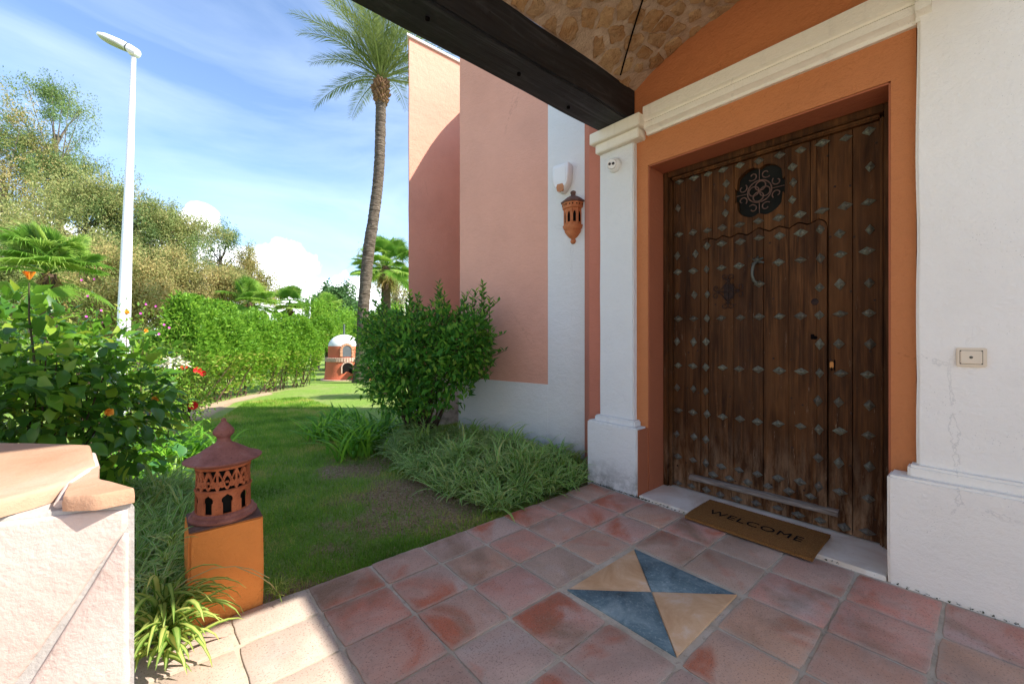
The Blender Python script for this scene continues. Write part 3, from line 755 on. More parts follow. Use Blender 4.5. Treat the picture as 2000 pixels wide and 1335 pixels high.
        for a, b_ in zip(poly, poly[1:] + poly[:1]):
            m = 4
            for j in range(m):
                q = a.lerp(b_, j / m); q = c_ + (q - c_) * (k + mn.noise(Vector((q.x * 16, q.y * 16, 2))) * .30 - (.09 if j == 0 else 0)); fine.append(q)
        if any(abs(q.y) > umax - .01 or q.x > 2.972 for q in fine): fine = [Vector((min(q.x, 2.972), max(-umax + .012, min(umax - .012, q.y)))) for q in fine]
        bm = bmesh.new(); th = r.uniform(.006, .014); cen = VP(c_.x, c_.y)
        A = [bm.verts.new(VP(q.x, q.y, -.012) - cen) for q in fine]
        B = [bm.verts.new(VP(*(c_ + (q - c_) * .94), th + mn.noise(Vector((q.x * 20, q.y * 20, 0))) * .007) - cen) for q in fine]
        C = [bm.verts.new(VP(*(c_ + (q - c_) * .5), th + .004 + mn.noise(Vector((q.x * 20, q.y * 20, 0))) * .010) - cen) for q in fine]
        n = len(fine)
        for i in range(n):
            bm.faces.new((A[i], A[(i + 1) % n], B[(i + 1) % n], B[i])); bm.faces.new((B[i], B[(i + 1) % n], C[(i + 1) % n], C[i]))
        bm.faces.new(C)
        me = bm_done(bm, 'stone'); smooth(me, 60)
        link('stone', me, M['vstone'], vault, loc=cen)
    # cable that follows the vault
    bm = bmesh.new(); 
    def vhit(px, py):
        d = ray(px, py); t = 1.0
        while t < 9:
            p = d * t + Vector((0, 0, CAM_H)); a = (p.y - c0) / Rv
            if abs(a) < 1 and p.z > zc0 + Rv * math.cos(math.asin(a)) - .02: return p
            t += .004
    ca, cb = vhit(1212, 140), vhit(1254, 0)
    tube(bm, [VP(ca.x + (cb.x - ca.x) * t, Rv * math.asin((ca.y + (cb.y - ca.y) * t - c0) / Rv), .020) for t in np.linspace(-.06, 2.4, 40)], .006, 6); link('cable', bm_done(bm, 'cable', True), M['dark'], vault)
    # ---- garden wing: oblique wall with white corner band and plinth
    P0 = Vector((3.153, 2.567)); P1 = Vector((2.797, 4.224)); d = (P1 - P0); Lw = d.length; d.normalize(); nr = Vector((-d.y, d.x)); nr = nr if nr.x < 0 else -nr
    ZT = 4.72
    def zt_(s): return 3.92 + .80 * max(0, min(1, s / Lw))
    def wpt(s, o, z): q = P0 + d * s + nr * o; return (q.x, q.y, z)
    def slab(name, s0, s1, z0, z1, o, mat, back=.3, nz=24, ns=10, amp=.003):
        bm = bmesh.new(); G = []
        for i in range(ns + 1):
            G.append([bm.verts.new(wpt(s0 + (s1 - s0) * i / ns, o + mn.noise(Vector((s0 + (s1 - s0) * i / ns * 3, z0 + (z1 - z0) * j / nz * 3, o * 99))) * amp, z0 + ((z1 if z1 < ZT else zt_(s0 + (s1 - s0) * i / ns)) - z0) * j / nz)) for j in range(nz + 1)])
        for i in range(ns):
            for j in range(nz): bm.faces.new((G[i][j], G[i + 1][j], G[i + 1][j + 1], G[i][j + 1]))
        bk = [bm.verts.new(wpt(s, -back, z)) for s, z in ((s0, z0), (s1, z0), (s1, z1 if z1 < ZT else zt_(s1)), (s0, z1 if z1 < ZT else zt_(s0)))]
        cr = [G[0][0], G[ns][0], G[ns][nz], G[0][nz]]
        bm.faces.new([G[i][0] for i in range(ns + 1)] + [bk[1], bk[0]]); bm.faces.new([G[i][nz] for i in range(ns, -1, -1)] + [bk[3], bk[2]])
        bm.faces.new([G[0][j] for j in range(nz, -1, -1)] + [bk[0], bk[3]]); bm.faces.new([G[ns][j] for j in range(nz + 1)] + [bk[2], bk[1]]); bm.faces.new(bk)
        return link(name, bm_done(bm, name, True), mat, H)
    sb = (Vector((3.063, 2.983)) - P0).length
    slab('wall', sb - .02, Lw, .74, ZT, -.010, M['pink'])
    slab('corner_band', 0, sb, -.12, ZT, 0, M['whitegrey'])
    slab('plinth_band', sb, Lw + .01, -.16, .757, 0.002, M['whitegrey'], ns=12, nz=8)
    bm = bmesh.new(); q = [wpt(0, -.28, 0), wpt(Lw - .004, -.28, 0), (6.0, 4.3, 0), (6.0, 2.45, 0)]; prism(bm, [(a[0], a[1]) for a in q], 'z', -.2, ZT - .01)
    for v in bm.verts:
        if v.co.z > 1: v.co.z = 4.69 if v.co.y > 4 else 3.88
    link('wing_core', bm_done(bm, 'wing_core'), M['pink'], H)
    # ---- taller tower behind, its face towards us catching the sun
    Y1 = 5.6
    tw = wobbly_box('tower_wall', 2.818, 5.0, Y1, Y1 + .62, -.4, 5.66, M['pink'], H, .25, .006, .012, 12)
    for v in tw.data.vertices:
        if v.co.x < 3.3: v.co.x += (v.co.y - Y1) * .62 * (3.3 - v.co.x) / .482
    bm = bmesh.new(); bm_box(bm, 2.795, 5.05, Y1 - .035, Y1 + .66, 5.655, 5.695, .006); [setattr(v.co, 'x', v.co.x + (v.co.y - Y1) * .60) for v in bm.verts if v.co.x < 3]; link('tower_coping', bm_done(bm, 'tower_coping', True), M['coping'], H)
    wobbly_box('plinth_band', 2.85, 4.0, Y1 - .012, Y1 + .05, -.3, .70, M['whitegrey'], H, .2, .003, .006, 14)
    # stepped block between wing and tower whose tiled eave throws the slanting shadow
    box('link_wall', 4.05, 5.2, 4.0, Y1 - .002, -.2, 5.10, M['pink'], H)
    bm = bmesh.new(); arc = [(4.02 - .10 * math.sin(t), 5.101 + .10 - .10 * math.cos(t)) for t in np.linspace(0, PI, 9)]; prism(bm, [(x, z) for x, z in arc] + [(4.4, 5.30), (4.4, 5.102)], 'y', 4.05, Y1 - .01)
    for i in range(1, 9): bmesh.ops.bisect_plane(bm, geom=bm.verts[:] + bm.edges[:] + bm.faces[:], plane_co=(0, 4.05 + i * .17, 0), plane_no=(0, 1, 0))
    for v in bm.verts: v.co.z += .13 * math.sin((v.co.y - 4.05) / 1.54 * PI) - .10 + .02 * math.sin(v.co.y * 31)
    link('eave', bm_done(bm, 'eave', True), M['terra_old'], H)
    # body of the house behind the entrance wall
    box('house_core', 3.405, 9.0, -7.0, 2.44, -.2, TOP - .01, M['pink'], H)
    # plaster ceiling edge roof slab over the core
    # rod
build_house()

# ------------------------------------------------------------------ the door (part of the house)
STUDS_H=[(1.662,2.521),(1.545,2.514),(1.433,2.514),(1.321,2.511),(1.202,2.507),(1.074,2.503),(0.944,2.5),(1.207,2.075),(1.077,2.07),(0.952,2.067),(0.822,2.493),(0.706,2.493),(0.587,2.486),(0.476,2.484),(0.828,2.064),(0.709,2.062),(0.59,2.061),(0.478,2.058),(0.821,1.941),(1.667,2.088),(1.553,2.083),(1.435,2.075),(1.327,2.073),(1.328,1.954),(1.198,1.948),(1.074,1.948),(0.947,1.944),(1.678,1.779),(1.547,1.776),(1.329,1.769),(1.206,1.769),(0.95,1.764),(1.675,1.397),(1.549,1.396),(1.333,1.39),(1.2,1.392),(1.074,1.392),(0.948,1.388),(0.826,1.762),(0.613,1.769),(0.483,1.765),(0.826,1.391),(0.611,1.393),(0.479,1.392),(1.673,1.016),(1.55,1.018),(1.325,1.014),(1.204,1.014),(1.077,1.019),(0.951,1.017),(1.676,0.648),(1.552,0.647),(1.326,0.644),(1.202,0.647),(1.082,0.649),(0.953,0.651),(1.676,0.266),(1.552,0.267),(1.331,0.27),(1.209,0.27),(1.082,0.274),(0.953,0.279),(1.395,0.193),(1.274,0.193),(1.146,0.196),(1.019,0.202),(1.678,0.053),(1.563,0.055),(0.822,1.019),(0.613,1.02),(0.481,1.022),(0.826,0.654),(0.617,0.658),(0.481,0.657),(1.447,0.058),(1.344,0.051),(1.221,0.056),(1.091,0.066),(0.958,0.069),(0.826,0.285),(0.616,0.278),(0.481,0.28),(0.892,0.204),(0.768,0.206),(0.84,0.065),(0.72,0.067),(0.595,0.068),(0.483,0.073)]
STUDS_V=[(1.296,2.402),(1.298,2.295),(1.3,2.181),(1.675,2.303),(0.868,2.392),(0.869,2.286),(0.869,2.172),(0.469,2.27),(0.718,1.942),(0.618,1.899),(0.472,1.894),(1.685,1.915),(1.533,1.91),(1.439,1.954),(1.441,1.771),(1.682,1.583),(1.543,1.585),(1.437,1.581),(1.439,1.393),(1.684,1.211),(1.547,1.209),(1.443,1.21),(0.717,1.758),(0.72,1.57),(0.619,1.582),(0.474,1.574),(0.723,1.389),(0.718,1.205),(0.62,1.208),(0.472,1.207),(1.444,1.013),(1.687,0.829),(1.546,0.835),(1.446,0.828),(1.439,0.647),(1.689,0.453),(1.546,0.456),(1.444,0.453),(1.445,0.27),(0.721,1.017),(0.728,0.837),(0.62,0.837),(0.473,0.839),(0.724,0.655),(0.725,0.467),(0.62,0.462),(0.472,0.469),(0.725,0.284)]

def build_door():
    H = house
    D = link('door', bm_done((lambda b: (bm_box(b, 3.302, 3.330, .405, 1.750, .020, 2.56), b)[1])(bmesh.new()), 'door'), M['dark'], H)
    # frame
    def frame_piece(name, y0, y1, z0, z1, x=3.197, x1=3.30):
        bm = bmesh.new(); bm_box(bm, x, x1, y0, y1, z0, z1, .005); return link(name, bm_done(bm, name, True), M['wood'], H)
    frame_piece('door_frame', 1.738, 1.7795, .02, 2.606); frame_piece('door_frame', .3585, .402, .02, 2.606); frame_piece('door_frame', .4025, 1.7375, 2.560, 2.606)
    for (y0, y1, z0, z1) in ((1.716, 1.7375, .02, 2.540), (.4025, .424, .02, 2.540), (.4245, 1.7155, 2.532, 2.559)):
        bm = bmesh.new(); bm_box(bm, 3.212, 3.29, y0, y1, z0, z1, .008); link('frame_moulding', bm_done(bm, 'frame_moulding', True), M['wood'], H)
    # wicket outline: left bulge, scalloped ogee head, right bulge
    WL, WR, ZB = 1.486, .6795, .155
    arch = [(1.484, 1.930), (1.484, 1.969), (1.470, 2.002), (1.431, 2.013), (1.371, 1.990), (1.325, 2.012), (1.270, 1.987), (1.214, 2.009), (1.150, 1.985), (1.077, 2.022), (1.010, 1.985), (.950, 2.009), (.892, 1.981), (.837, 2.010), (.785, 1.986), (.725, 2.009), (.694, 1.990), (.6800, 1.960), (.6800, 1.930)]
    ys = np.array([a[0] for a in arch][::-1]); zs = np.array([a[1] for a in arch][::-1]); ys = ys + np.arange(len(ys)) * 1e-6
    def head(y): return float(np.interp(y, ys, zs))
    # grille opening: a quatrefoil-ish round
    GC = (1.077, 2.288)
    def groot(th): return .150 * (1 + .085 * abs(math.cos(2 * th)) ** .6 - .035) * (1.04 if abs(math.sin(th)) > .7 else 1.0)
    gp = []
    for k in range(72):
        th = 2 * PI * k / 72; lob = .155 + .020 * abs(math.sin(2 * th)) ** .7 - .012 * max(0, math.cos(4 * th)) ** 3
        gp.append((GC[0] + lob * math.cos(th), GC[1] + lob * 1.10 * math.sin(th)))
    up = sorted([p for p in gp if p[1] >= GC[1]]); lo = sorted([p for p in gp if p[1] <= GC[1]])
    def gup(y): return float(np.interp(y, [p[0] for p in up], [p[1] for p in up]))
    def glo(y): return float(np.interp(y, [p[0] for p in lo], [p[1] for p in lo]))
    gy0, gy1 = min(p[0] for p in gp), max(p[0] for p in gp)
    r = random.Random(5)
    def board(y0, y1, zlo, zhi, x=3.25, dep=.048):
        """zlo, zhi: functions of y or numbers"""
        fl_ = lambda f, y: f(y) if callable(f) else f
        n = 2 if not (callable(zlo) or callable(zhi)) else max(3, int((y1 - y0) / .006))
        yy = np.linspace(y0, y1, n)
        poly = [(y, fl_(zlo, y)) for y in yy] + [(y, fl_(zhi, y)) for y in yy[::-1]]
        bm = bmesh.new(); x += r.uniform(-.0015, .0015); fa = prism(bm, poly, 'x', x, x + dep)
        bmesh.ops.recalc_face_normals(bm, faces=bm.faces)
        es = [e for e in bm.edges if all(abs(v.co.x - x) < 1e-5 for v in e.verts)]
        bmesh.ops.bevel(bm, geom=es, offset=.0016, segments=1, affect='EDGES')
        c = Vector((x, (y0 + y1) / 2, 1.2))
        for v in bm.verts: v.co -= c
        link('plank', bm_done(bm, 'plank'), M['wood'], D, loc=c)
    g = .0009; top = 2.531
    outer = [(.425, .553), (.555, .6755)]
    for a, b in outer: board(a + g, b - g, .026, top)
    board(1.4905, 1.612, .026, top); board(1.6135, 1.7145, .026, top)
    upper = [(.6765, .736), (.736, .770), (.770, .892), (.892, 1.047), (1.047, 1.117), (1.117, 1.245), (1.245, 1.398), (1.398, 1.4885)]
    for a, b in upper:
        lo_f = lambda y: head(y) + .0065
        if b > gy0 and a < gy1:
            segs = sorted(set([a, b] + [v for v in (gy0, gy1) if a < v < b]))
            for s0, s1 in zip(segs[:-1], segs[1:]):
                m = (s0 + s1) / 2
                if gy0 < m < gy1:
                    board(s0 + g, s1 - g, gup, top); board(s0 + g, s1 - g, lo_f, glo)
                else: board(s0 + g, s1 - g, lo_f, top)
        else: board(a + g, b - g, lo_f, top)
    wick = [(WR + .001, .734), (.734, .892), (.892, 1.047), (1.047, 1.117), (1.117, 1.245), (1.245, 1.429), (1.429, WL - .001)]
    for k, (a, b) in enumerate(wick):
        pr = -.007 if k in (0, 3, 6) else 0
        board(a + g, b - g, ZB + .006, lambda y: head(y) - .001, 3.249 + pr, .05)
    low = [(.6765, .760), (.760, .872), (.872, 1.000), (1.000, 1.117), (1.117, 1.262), (1.262, 1.384), (1.384, 1.4885)]
    for a, b in low: board(a + g, b - g, .026, ZB - .002)
    # weather bar
    bm = bmesh.new(); prof = [(3.252, .126), (3.212, .128), (3.206, .136), (3.210, .152), (3.228, .163), (3.252, .166)]
    A = [bm.verts.new((x, 1.567, z - .012)) for x, z in prof]; B = [bm.verts.new((x, .620, z)) for x, z in prof]
    bm.faces.new(A); bm.faces.new(B[::-1]); [bm.faces.new((A[i], B[i], B[(i + 1) % 6], A[(i + 1) % 6])) for i in range(6)]
    link('weather_bar', bm_done(bm, 'weather_bar'), M['greywood'], D)
    # studs: embossed lozenges with a domed boss
    def stud_mesh(name, a, b):
        bm = bmesh.new()
        def ring(k, x): return [bm.verts.new((x, y * k, z * k)) for y, z in ((a, 0), (a * .50, b * .53), (0, b), (-a * .50, b * .53), (-a, 0), (-a * .50, -b * .53), (0, -b), (a * .50, -b * .53))]
        rs = [ring(1, .001), ring(1.0, -.003), ring(.88, -.006), ring(.80, -.0045), ring(.55, -.0125)]
        for A_, B_ in zip(rs[:-1], rs[1:]):
            for i in range(8): bm.faces.new((A_[i], A_[(i + 1) % 8], B_[(i + 1) % 8], B_[i]))
        prev = rs[-1]; rb = min(a, b) * .40
        for k, x in ((1, -.014), (.75, -.021), (.35, -.024)):
            cur = [bm.verts.new((x, rb * k * math.cos(PI * i / 4), rb * k * math.sin(PI * i / 4))) for i in range(8)]
            for i in range(8): bm.faces.new((prev[i], prev[(i + 1) % 8], cur[(i + 1) % 8], cur[i]))
            prev = cur
        bm.faces.new(prev)
        me = bm_done(bm, name); smooth(me, 28); me.materials.append(M['stud']); return me
    mh = stud_mesh('stud', .038, .0250); mv = stud_mesh('stud', .0265, .034)
    for me, L_ in ((mh, STUDS_H), (mv, STUDS_V)):
        for (y, z) in L_:
            o = bpy.data.objects.new('stud', me); COL.objects.link(o); o.parent = D
            proud = .007 if any(abs(y - c) < .035 for c in (.707, 1.08, 1.457)) and ZB < z < head(y) else 0
            o.location = Vector((3.2485 - proud, y + r.uniform(-.003, .003), z + r.uniform(-.003, .003)))
            o.rotation_euler = (r.uniform(-.12, .12), 0, 0); o.scale = (1, r.uniform(.86, 1.12), r.uniform(.86, 1.12))
    # grille
    box('grille_back', 3.292, 3.301, gy0 - .01, gy1 + .01, 2.08, 2.50, M['grille_back'], D)
    def ty(pts, x=3.262): return [(x, GC[0] + a, GC[1] + b) for a, b in pts]
    bm = bmesh.new()
    def circ(cx, cy, rad, n=24, a0=0, a1=2 * PI): return [(cx + rad * math.cos(a0 + (a1 - a0) * k / n), cy + rad * math.sin(a0 + (a1 - a0) * k / n)) for k in range(n + 1)]
    tube(bm, ty(circ(0, 0, .078)), .0045, 5)
    for k in range(4):
        t = PI / 2 * k + .2; tube(bm, ty(circ(.036 * math.cos(t), .038 * math.sin(t), .033)), .0042, 5)
    for k in range(4):
        for sgn in (-1, 1):
            t = PI / 4 + PI / 2 * k + sgn * .42; sp = []
            for j in range(26):
                a = j / 25 * 2.0 * PI * .82; rad = .032 * (1 - .62 * j / 25)
                base = t + sgn * .0; cx, cy = .118 * math.cos(base), .118 * 1.05 * math.sin(base)
                st = base + PI + sgn * 1.2
                sp.append((cx + rad * math.cos(st - sgn * a), cy + rad * math.sin(st - sgn * a)))
            tube(bm, ty(sp), .0040, 5)
        t = PI / 2 * k; tube(bm, ty([(.078 * math.cos(t), .078 * math.sin(t)), (.155 * math.cos(t), .165 * math.sin(t))]), .0028, 5)
    link('grille', bm_done(bm, 'grille', True), M['grille_iron'], D)
    # small iron cross with scrolls
    cy, cz = 1.279, 1.588; X = 3.232
    def cp(a, b): return (X, cy - a, cz + b)
    bm = bmesh.new()
    tube(bm, [cp(0, -.105), cp(0, .105)], .0038, 6); tube(bm, [cp(-.085, 0), cp(.085, 0)], .0038, 6)
    for sx in (-1, 1):
        for sz in (-1, 1):
            tube(bm, [cp(0, sz * .085), cp(sx * .022, sz * .052), cp(sx * .05, sz * .020), cp(sx * .075, 0)], .003, 5)
            for (ox, oz, q) in ((sx * .024, sz * .108, 0), (sx * .088, sz * .030, 1)):
                pts = []
                for j in range(20):
                    a = j / 19 * 1.7 * PI; rad = .022 * (1 - .5 * j / 19)
                    if q == 0: pts.append(cp(ox - sx * rad * math.cos(a), oz + sz * rad * math.sin(a) * .9))
                    else: pts.append(cp(ox + sx * rad * math.sin(a) * .9, oz - sz * rad * math.cos(a)))
                tube(bm, pts, .0032, 5)
    for s_ in (-1, 1): tube(bm, [cp(-.016, s_ * .088), cp(.016, s_ * .088)], .006, 6); tube(bm, [cp(s_ * .073, -.013), cp(s_ * .073, .013)], .006, 6)
    tube(bm, [cp(0, .09), (3.25, cy, cz + .09)], .004, 5); tube(bm, [cp(0, -.09), (3.25, cy, cz - .09)], .004, 5)
    bm_box(bm, 3.242, 3.2495, cy - .035, cy + .035, cz - .055, cz + .055)
    link('wrought_iron_cross', bm_done(bm, 'wrought_iron_cross', True), M['iron'], D)
    # knocker: back plate, curved drop handle, striking plate
    bm = bmesh.new(); ky = 1.075
    tube(bm, [(3.222, ky + .004, 1.785), (3.205, ky + .018, 1.765), (3.198, ky + .025, 1.725), (3.198, ky + .026, 1.685), (3.204, ky + .020, 1.650), (3.214, ky + .006, 1.632)], [.010, .012, .010, .009, .011, .012], 8)
    for a in range(5):
        t = PI / 2 + (a - 2) * .95; tube(bm, [(3.225, ky, 1.782), (3.215, ky + .022 * math.cos(t), 1.782 + .024 * math.sin(t)), (3.228, ky + .040 * math.cos(t), 1.782 + .036 * math.sin(t))], [.009, .008, .006], 6)
    lathe(bm, [(0.0001, -.012), (.014, -.008), (.016, 0), (.010, .01), (.0001, .014)], (3.216, ky, 1.797), 10)
    kn = link('door_knocker', bm_done(bm, 'door_knocker', True), M['bronze'], D)
    o = bpy.data.objects.new('striking_plate', mh); COL.objects.link(o); o.parent = kn; o.location = Vector((3.240, ky - .006, 1.624))
    # lock cylinder, keyholes
    bm = bmesh.new(); lathe(bm, [(.0001, 0), (.020, 0), (.022, -.006), (.016, -.010), (.0001, -.010)], (0, 0, 0), 16)
    bmesh.ops.rotate(bm, verts=bm.verts, cent=(0, 0, 0), matrix=Matrix.Rotation(PI / 2, 3, 'Y')); link('lock', bm_done(bm, 'lock', True), M['iron'], D, loc=(3.2485, .744, 1.477))
    bm = bmesh.new(); tube(bm, [(3.243, .757, 1.265), (3.238, .757, 1.235)], .010, 6); tube(bm, [(3.243, .742, 1.245), (3.236, .742, 1.243)], .012, 6); link('keyhole_plate', bm_done(bm, 'keyhole_plate'), M['dark'], D)
    bm = bmesh.new(); bm_box(bm, 3.243, 3.252, .648, .668, 1.052, 1.092, .004); link('escutcheon', bm_done(bm, 'escutcheon', True), M['brass'], D)
    bm = bmesh.new(); bm_box(bm, 3.244, 3.2512, .640, .6475, 1.035, 1.105, .002); bm_box(bm, 3.243, 3.2513, .655, .661, 1.035, 1.060, .001); link('latch', bm_done(bm, 'latch', True), M['dark'], D)
    # plugged nail heads, small and dark
    P = [(y, z) for y in (.455, .55, .66, .80, .86, .99, 1.14, 1.25, 1.38, 1.51, 1.60, 1.70) for z in (.20, .48, .80, 1.13, 1.50, 1.87, 2.2, 2.42)]
    bm = bmesh.new()
    for y, z in P:
        if r.random() < .45 or (abs(y - GC[0]) < .19 and abs(z - GC[1]) < .2): continue
        y += r.uniform(-.02, .02); z += r.uniform(-.04, .04)
        c = Vector((3.2488, y, z)); vs = [bm.verts.new(c + Vector((-.0018, .006 * math.cos(PI * k / 4), .006 * math.sin(PI * k / 4)))) for k in range(8)]; bm.faces.new(vs)
        ws = [bm.verts.new(c + Vector((.003, .0075 * math.cos(PI * k / 4), .0075 * math.sin(PI * k / 4)))) for k in range(8)]
        for k in range(8): bm.faces.new((vs[k], vs[(k + 1) % 8], ws[(k + 1) % 8], ws[k]))
    link('nail_heads', bm_done(bm, 'nail_heads'), M['iron'], D)['kind'] = 'stuff'
build_door()

# ------------------------------------------------------------------ door mat
def build_mat():
    x0, x1, y0, y1 = 2.742, 3.135, .640, 1.366; bm = bmesh.new(); nx, ny = 26, 46
    def top(x, y):
        z = .037 + mn.noise(Vector((x * 25, y * 25, 0))) * .0015
        if x < 2.86: z -= .010 * ((2.86 - x) / .12) ** 1.5
        return z
    G = [[bm.verts.new((x0 + (x1 - x0) * i / nx + mn.noise(Vector((i, j * .7, 3))) * .0015, y0 + (y1 - y0) * j / ny + mn.noise(Vector((i * .7, j, 9))) * .0015, top(x0 + (x1 - x0) * i / nx, 0))) for j in range(ny + 1)] for i in range(nx + 1)]
    for i in range(nx):
        for j in range(ny): bm.faces.new((G[i][j], G[i][j + 1], G[i + 1][j + 1], G[i + 1][j]))
    edge = [G[0][j] for j in range(ny + 1)] + [G[i][ny] for i in range(1, nx + 1)] + [G[nx][j] for j in range(ny - 1, -1, -1)] + [G[i][0] for i in range(nx - 1, 0, -1)]
    lo = [bm.verts.new((v.co.x, v.co.y, v.co.z - .0165)) for v in edge]; n = len(edge)
    for i in range(n): bm.faces.new((edge[i], edge[(i + 1) % n], lo[(i + 1) % n], lo[i]))
    root = empty('doormat', (2.94, 1.0, .02)); tag(root, 'brown coir doormat printed WELCOME lying on the marble threshold', 'doormat')
    link('mat_body', bm_done(bm, 'mat_body', True), M['coir'], root)
    # coarse fibres standing up from the surface and the rim
    N_ = 16000; P = np.stack([rng.uniform(x0, x1, N_), rng.uniform(y0, y1, N_), np.zeros(N_)], 1)
    k = N_ // 6; P[:k, 0] = np.where(rng.random(k) < .5, x0, x1); P[k:2 * k, 1] = np.where(rng.random(k) < .5, y0, y1)
    P[:, 2] = .0365 - np.where(P[:, 0] < 2.86, .010 * (np.clip(2.86 - P[:, 0], 0, 1) / .12) ** 1.5, 0) - .001
    Dd = rng.normal(size=(N_, 3)) * np.array([1, 1, .5]); Dd[:, 2] = np.abs(Dd[:, 2]) + .3
    leaves_small('pile', P, Dd, rng.uniform(.003, .0075, N_), .16, M['coir'], root, 'stuff')
    fc = bpy.data.curves.new('lettering', 'FONT'); fc.body = 'WELCOME'; fc.size = .108; fc.space_character = 1.12; fc.extrude = .0006; fc.offset = 0
    t = bpy.data.objects.new('tmp_text', fc); COL.objects.link(t)
    bpy.context.view_layer.update()
    me = bpy.data.meshes.new_from_object(t.evaluated_get(bpy.context.evaluated_depsgraph_get()))
    bpy.data.objects.remove(t)
    co = np.array([v.co[:] for v in me.vertices]); w = co[:, 0].max() - co[:, 0].min(); co[:, 0] -= co[:, 0].min()
    k = .545 / w
    for v, c in zip(me.vertices, co): v.co = (2.884 + c[1] * .98 , 1.275 - c[0] * k, .0396 + c[2])
    me.materials.clear(); me.materials.append(M['ink']); link('lettering', me, None, root)
build_mat()

# ------------------------------------------------------------------ pedestal and lantern
def build_lantern():

    x0, x1, y0, y1, zt = .104, .386, 2.236, 2.50, .408
    p = wobbly_box('pedestal', x0, x1, y0, y1, -.10, zt, M['plinth_orange'], None, .035, .009, .010, 30)
    tag(p, 'square orange stucco pedestal on the paving edge, carrying the garden lantern', 'pedestal')
    bm = bmesh.new(); bm_box(bm, x0 + .004, x1 - .004, y0 + .006, y1 - .004, zt - .004, zt + .0035, .003); q = link('pedestal_top', bm_done(bm, 'pedestal_top', True), M['terra_old'], p)
    c = (.243, 2.365); Z = .411
    root = tag(empty('garden_lantern', (c[0], c[1], Z)), 'pierced terracotta garden lantern with conical lid and onion finial on the orange pedestal', 'lantern')
    def L(name, prof, mat, seg=56, wob=0):
        bm = bmesh.new(); lathe(bm, prof, (0, 0, 0), seg, wob=wob); me = bm_done(bm, name); smooth(me, 35); return link(name, me, mat, root, loc=root.location)
    L('base', [(.10, 0), (.128, .001), (.134, .008), (.134, .016), (.128, .021), (.122, .024), (.121, .034), (.113, .040), (.095, .040)], M['terra_top'])
    L('lid', [(.100, .246), (.118, .250), (.140, .262), (.152, .267), (.155, .270), (.154, .274), (.146, .277), (.132, .282), (.129, .2835), (.110, .293), (.107, .2945), (.085, .310), (.060, .326), (.040, .338), (.031, .345), (.026, .356), (.0265, .364)], M['terra_top'], 64)
    L('finial', [(.0262, .363), (.030, .371), (.040, .381), (.0435, .392), (.040, .404), (.029, .419), (.017, .433), (.0105, .441), (.0105, .449), (.007, .455), (.0001, .458)], M['terra_top'], 32)
    # pierced drum
    n, m = 288, 96; h0, h1 = .036, .252; Vs = []
    def rad(t): return .1075 + .002 * math.cos(t * PI) + (.006 * max(0, t - .8) / .2) ** 1
    for j in range(m + 1):
        t = j / m
        for i in range(n):
            a = 2 * PI * i / n; Vs.append((rad(t) * math.cos(a), rad(t) * math.sin(a), h0 + (h1 - h0) * t))
    NA = 9
    def hole(a, z):
        u = ((a * NA / (2 * PI)) % 1 - .5)                  # arches
        s = u * 2 * PI * .108 / NA                           # metres across
        if .006 < z - h0 < .094:
            zz = z - h0
            if zz < .056: return abs(s) < .0172
            rr = .0215; d2 = s * s + (zz - .066) ** 2
            if d2 < rr * rr and zz < .083: return True
            return abs(s) < (.094 - zz) * .9 and zz >= .083
        if .108 < z - h0 < .203:                             # filigree
            zz = (z - h0 - .1555) / .047; v = ((a * NA / (2 * PI)) % 1 - .5) * 2
            f1 = abs(zz - .75 * math.cos(v * PI)) ; f2 = abs(zz + .75 * math.cos(v * PI)); q = v * v * 2.2 + zz * zz
            g = zz - .55 * math.cos(v * PI * 1.5) * (1 - .3 * abs(v)); ribs = min(f1, f2) < .15 or abs(g) < .16 or abs(zz) > .95 or abs(abs(v) - .96) < .07 or abs(math.hypot(abs(v) - .52, zz + .35) - .24) < .09
            if q < .10: return zz > -.05
            return not ribs
        return False
    F = []
    for j in range(m):
        for i in range(n):
            a = 2 * PI * (i + .5) / n; z = h0 + (h1 - h0) * (j + .5) / m
            if hole(a + .5, z): continue
            F.append((j * n + i, j * n + (i + 1) % n, (j + 1) * n + (i + 1) % n, (j + 1) * n + i))
    me = mesh_py('drum', Vs, F); o = link('drum', me, M['terra'], root, loc=root.location)
    sm = o.modifiers.new('smooth', 'SMOOTH'); sm.factor = .5; sm.iterations = 2
    so = o.modifiers.new('solid', 'SOLIDIFY'); so.thickness = .0085; so.offset = -1
    bm = bmesh.new(); lathe(bm, [(.1085, .135), (.1125, .138), (.1125, .141), (.1085, .144)], (0, 0, 0), 56); link('drum_band', bm_done(bm, 'drum_band', True), M['terra'], root, loc=root.location)
    bm = bmesh.new(); lathe(bm, [(.085, .041), (.085, .235)], (0, 0, 0), 32); link('inner_glass', bm_done(bm, 'inner_glass', True), M['grille_back'], root, loc=root.location)
build_lantern()

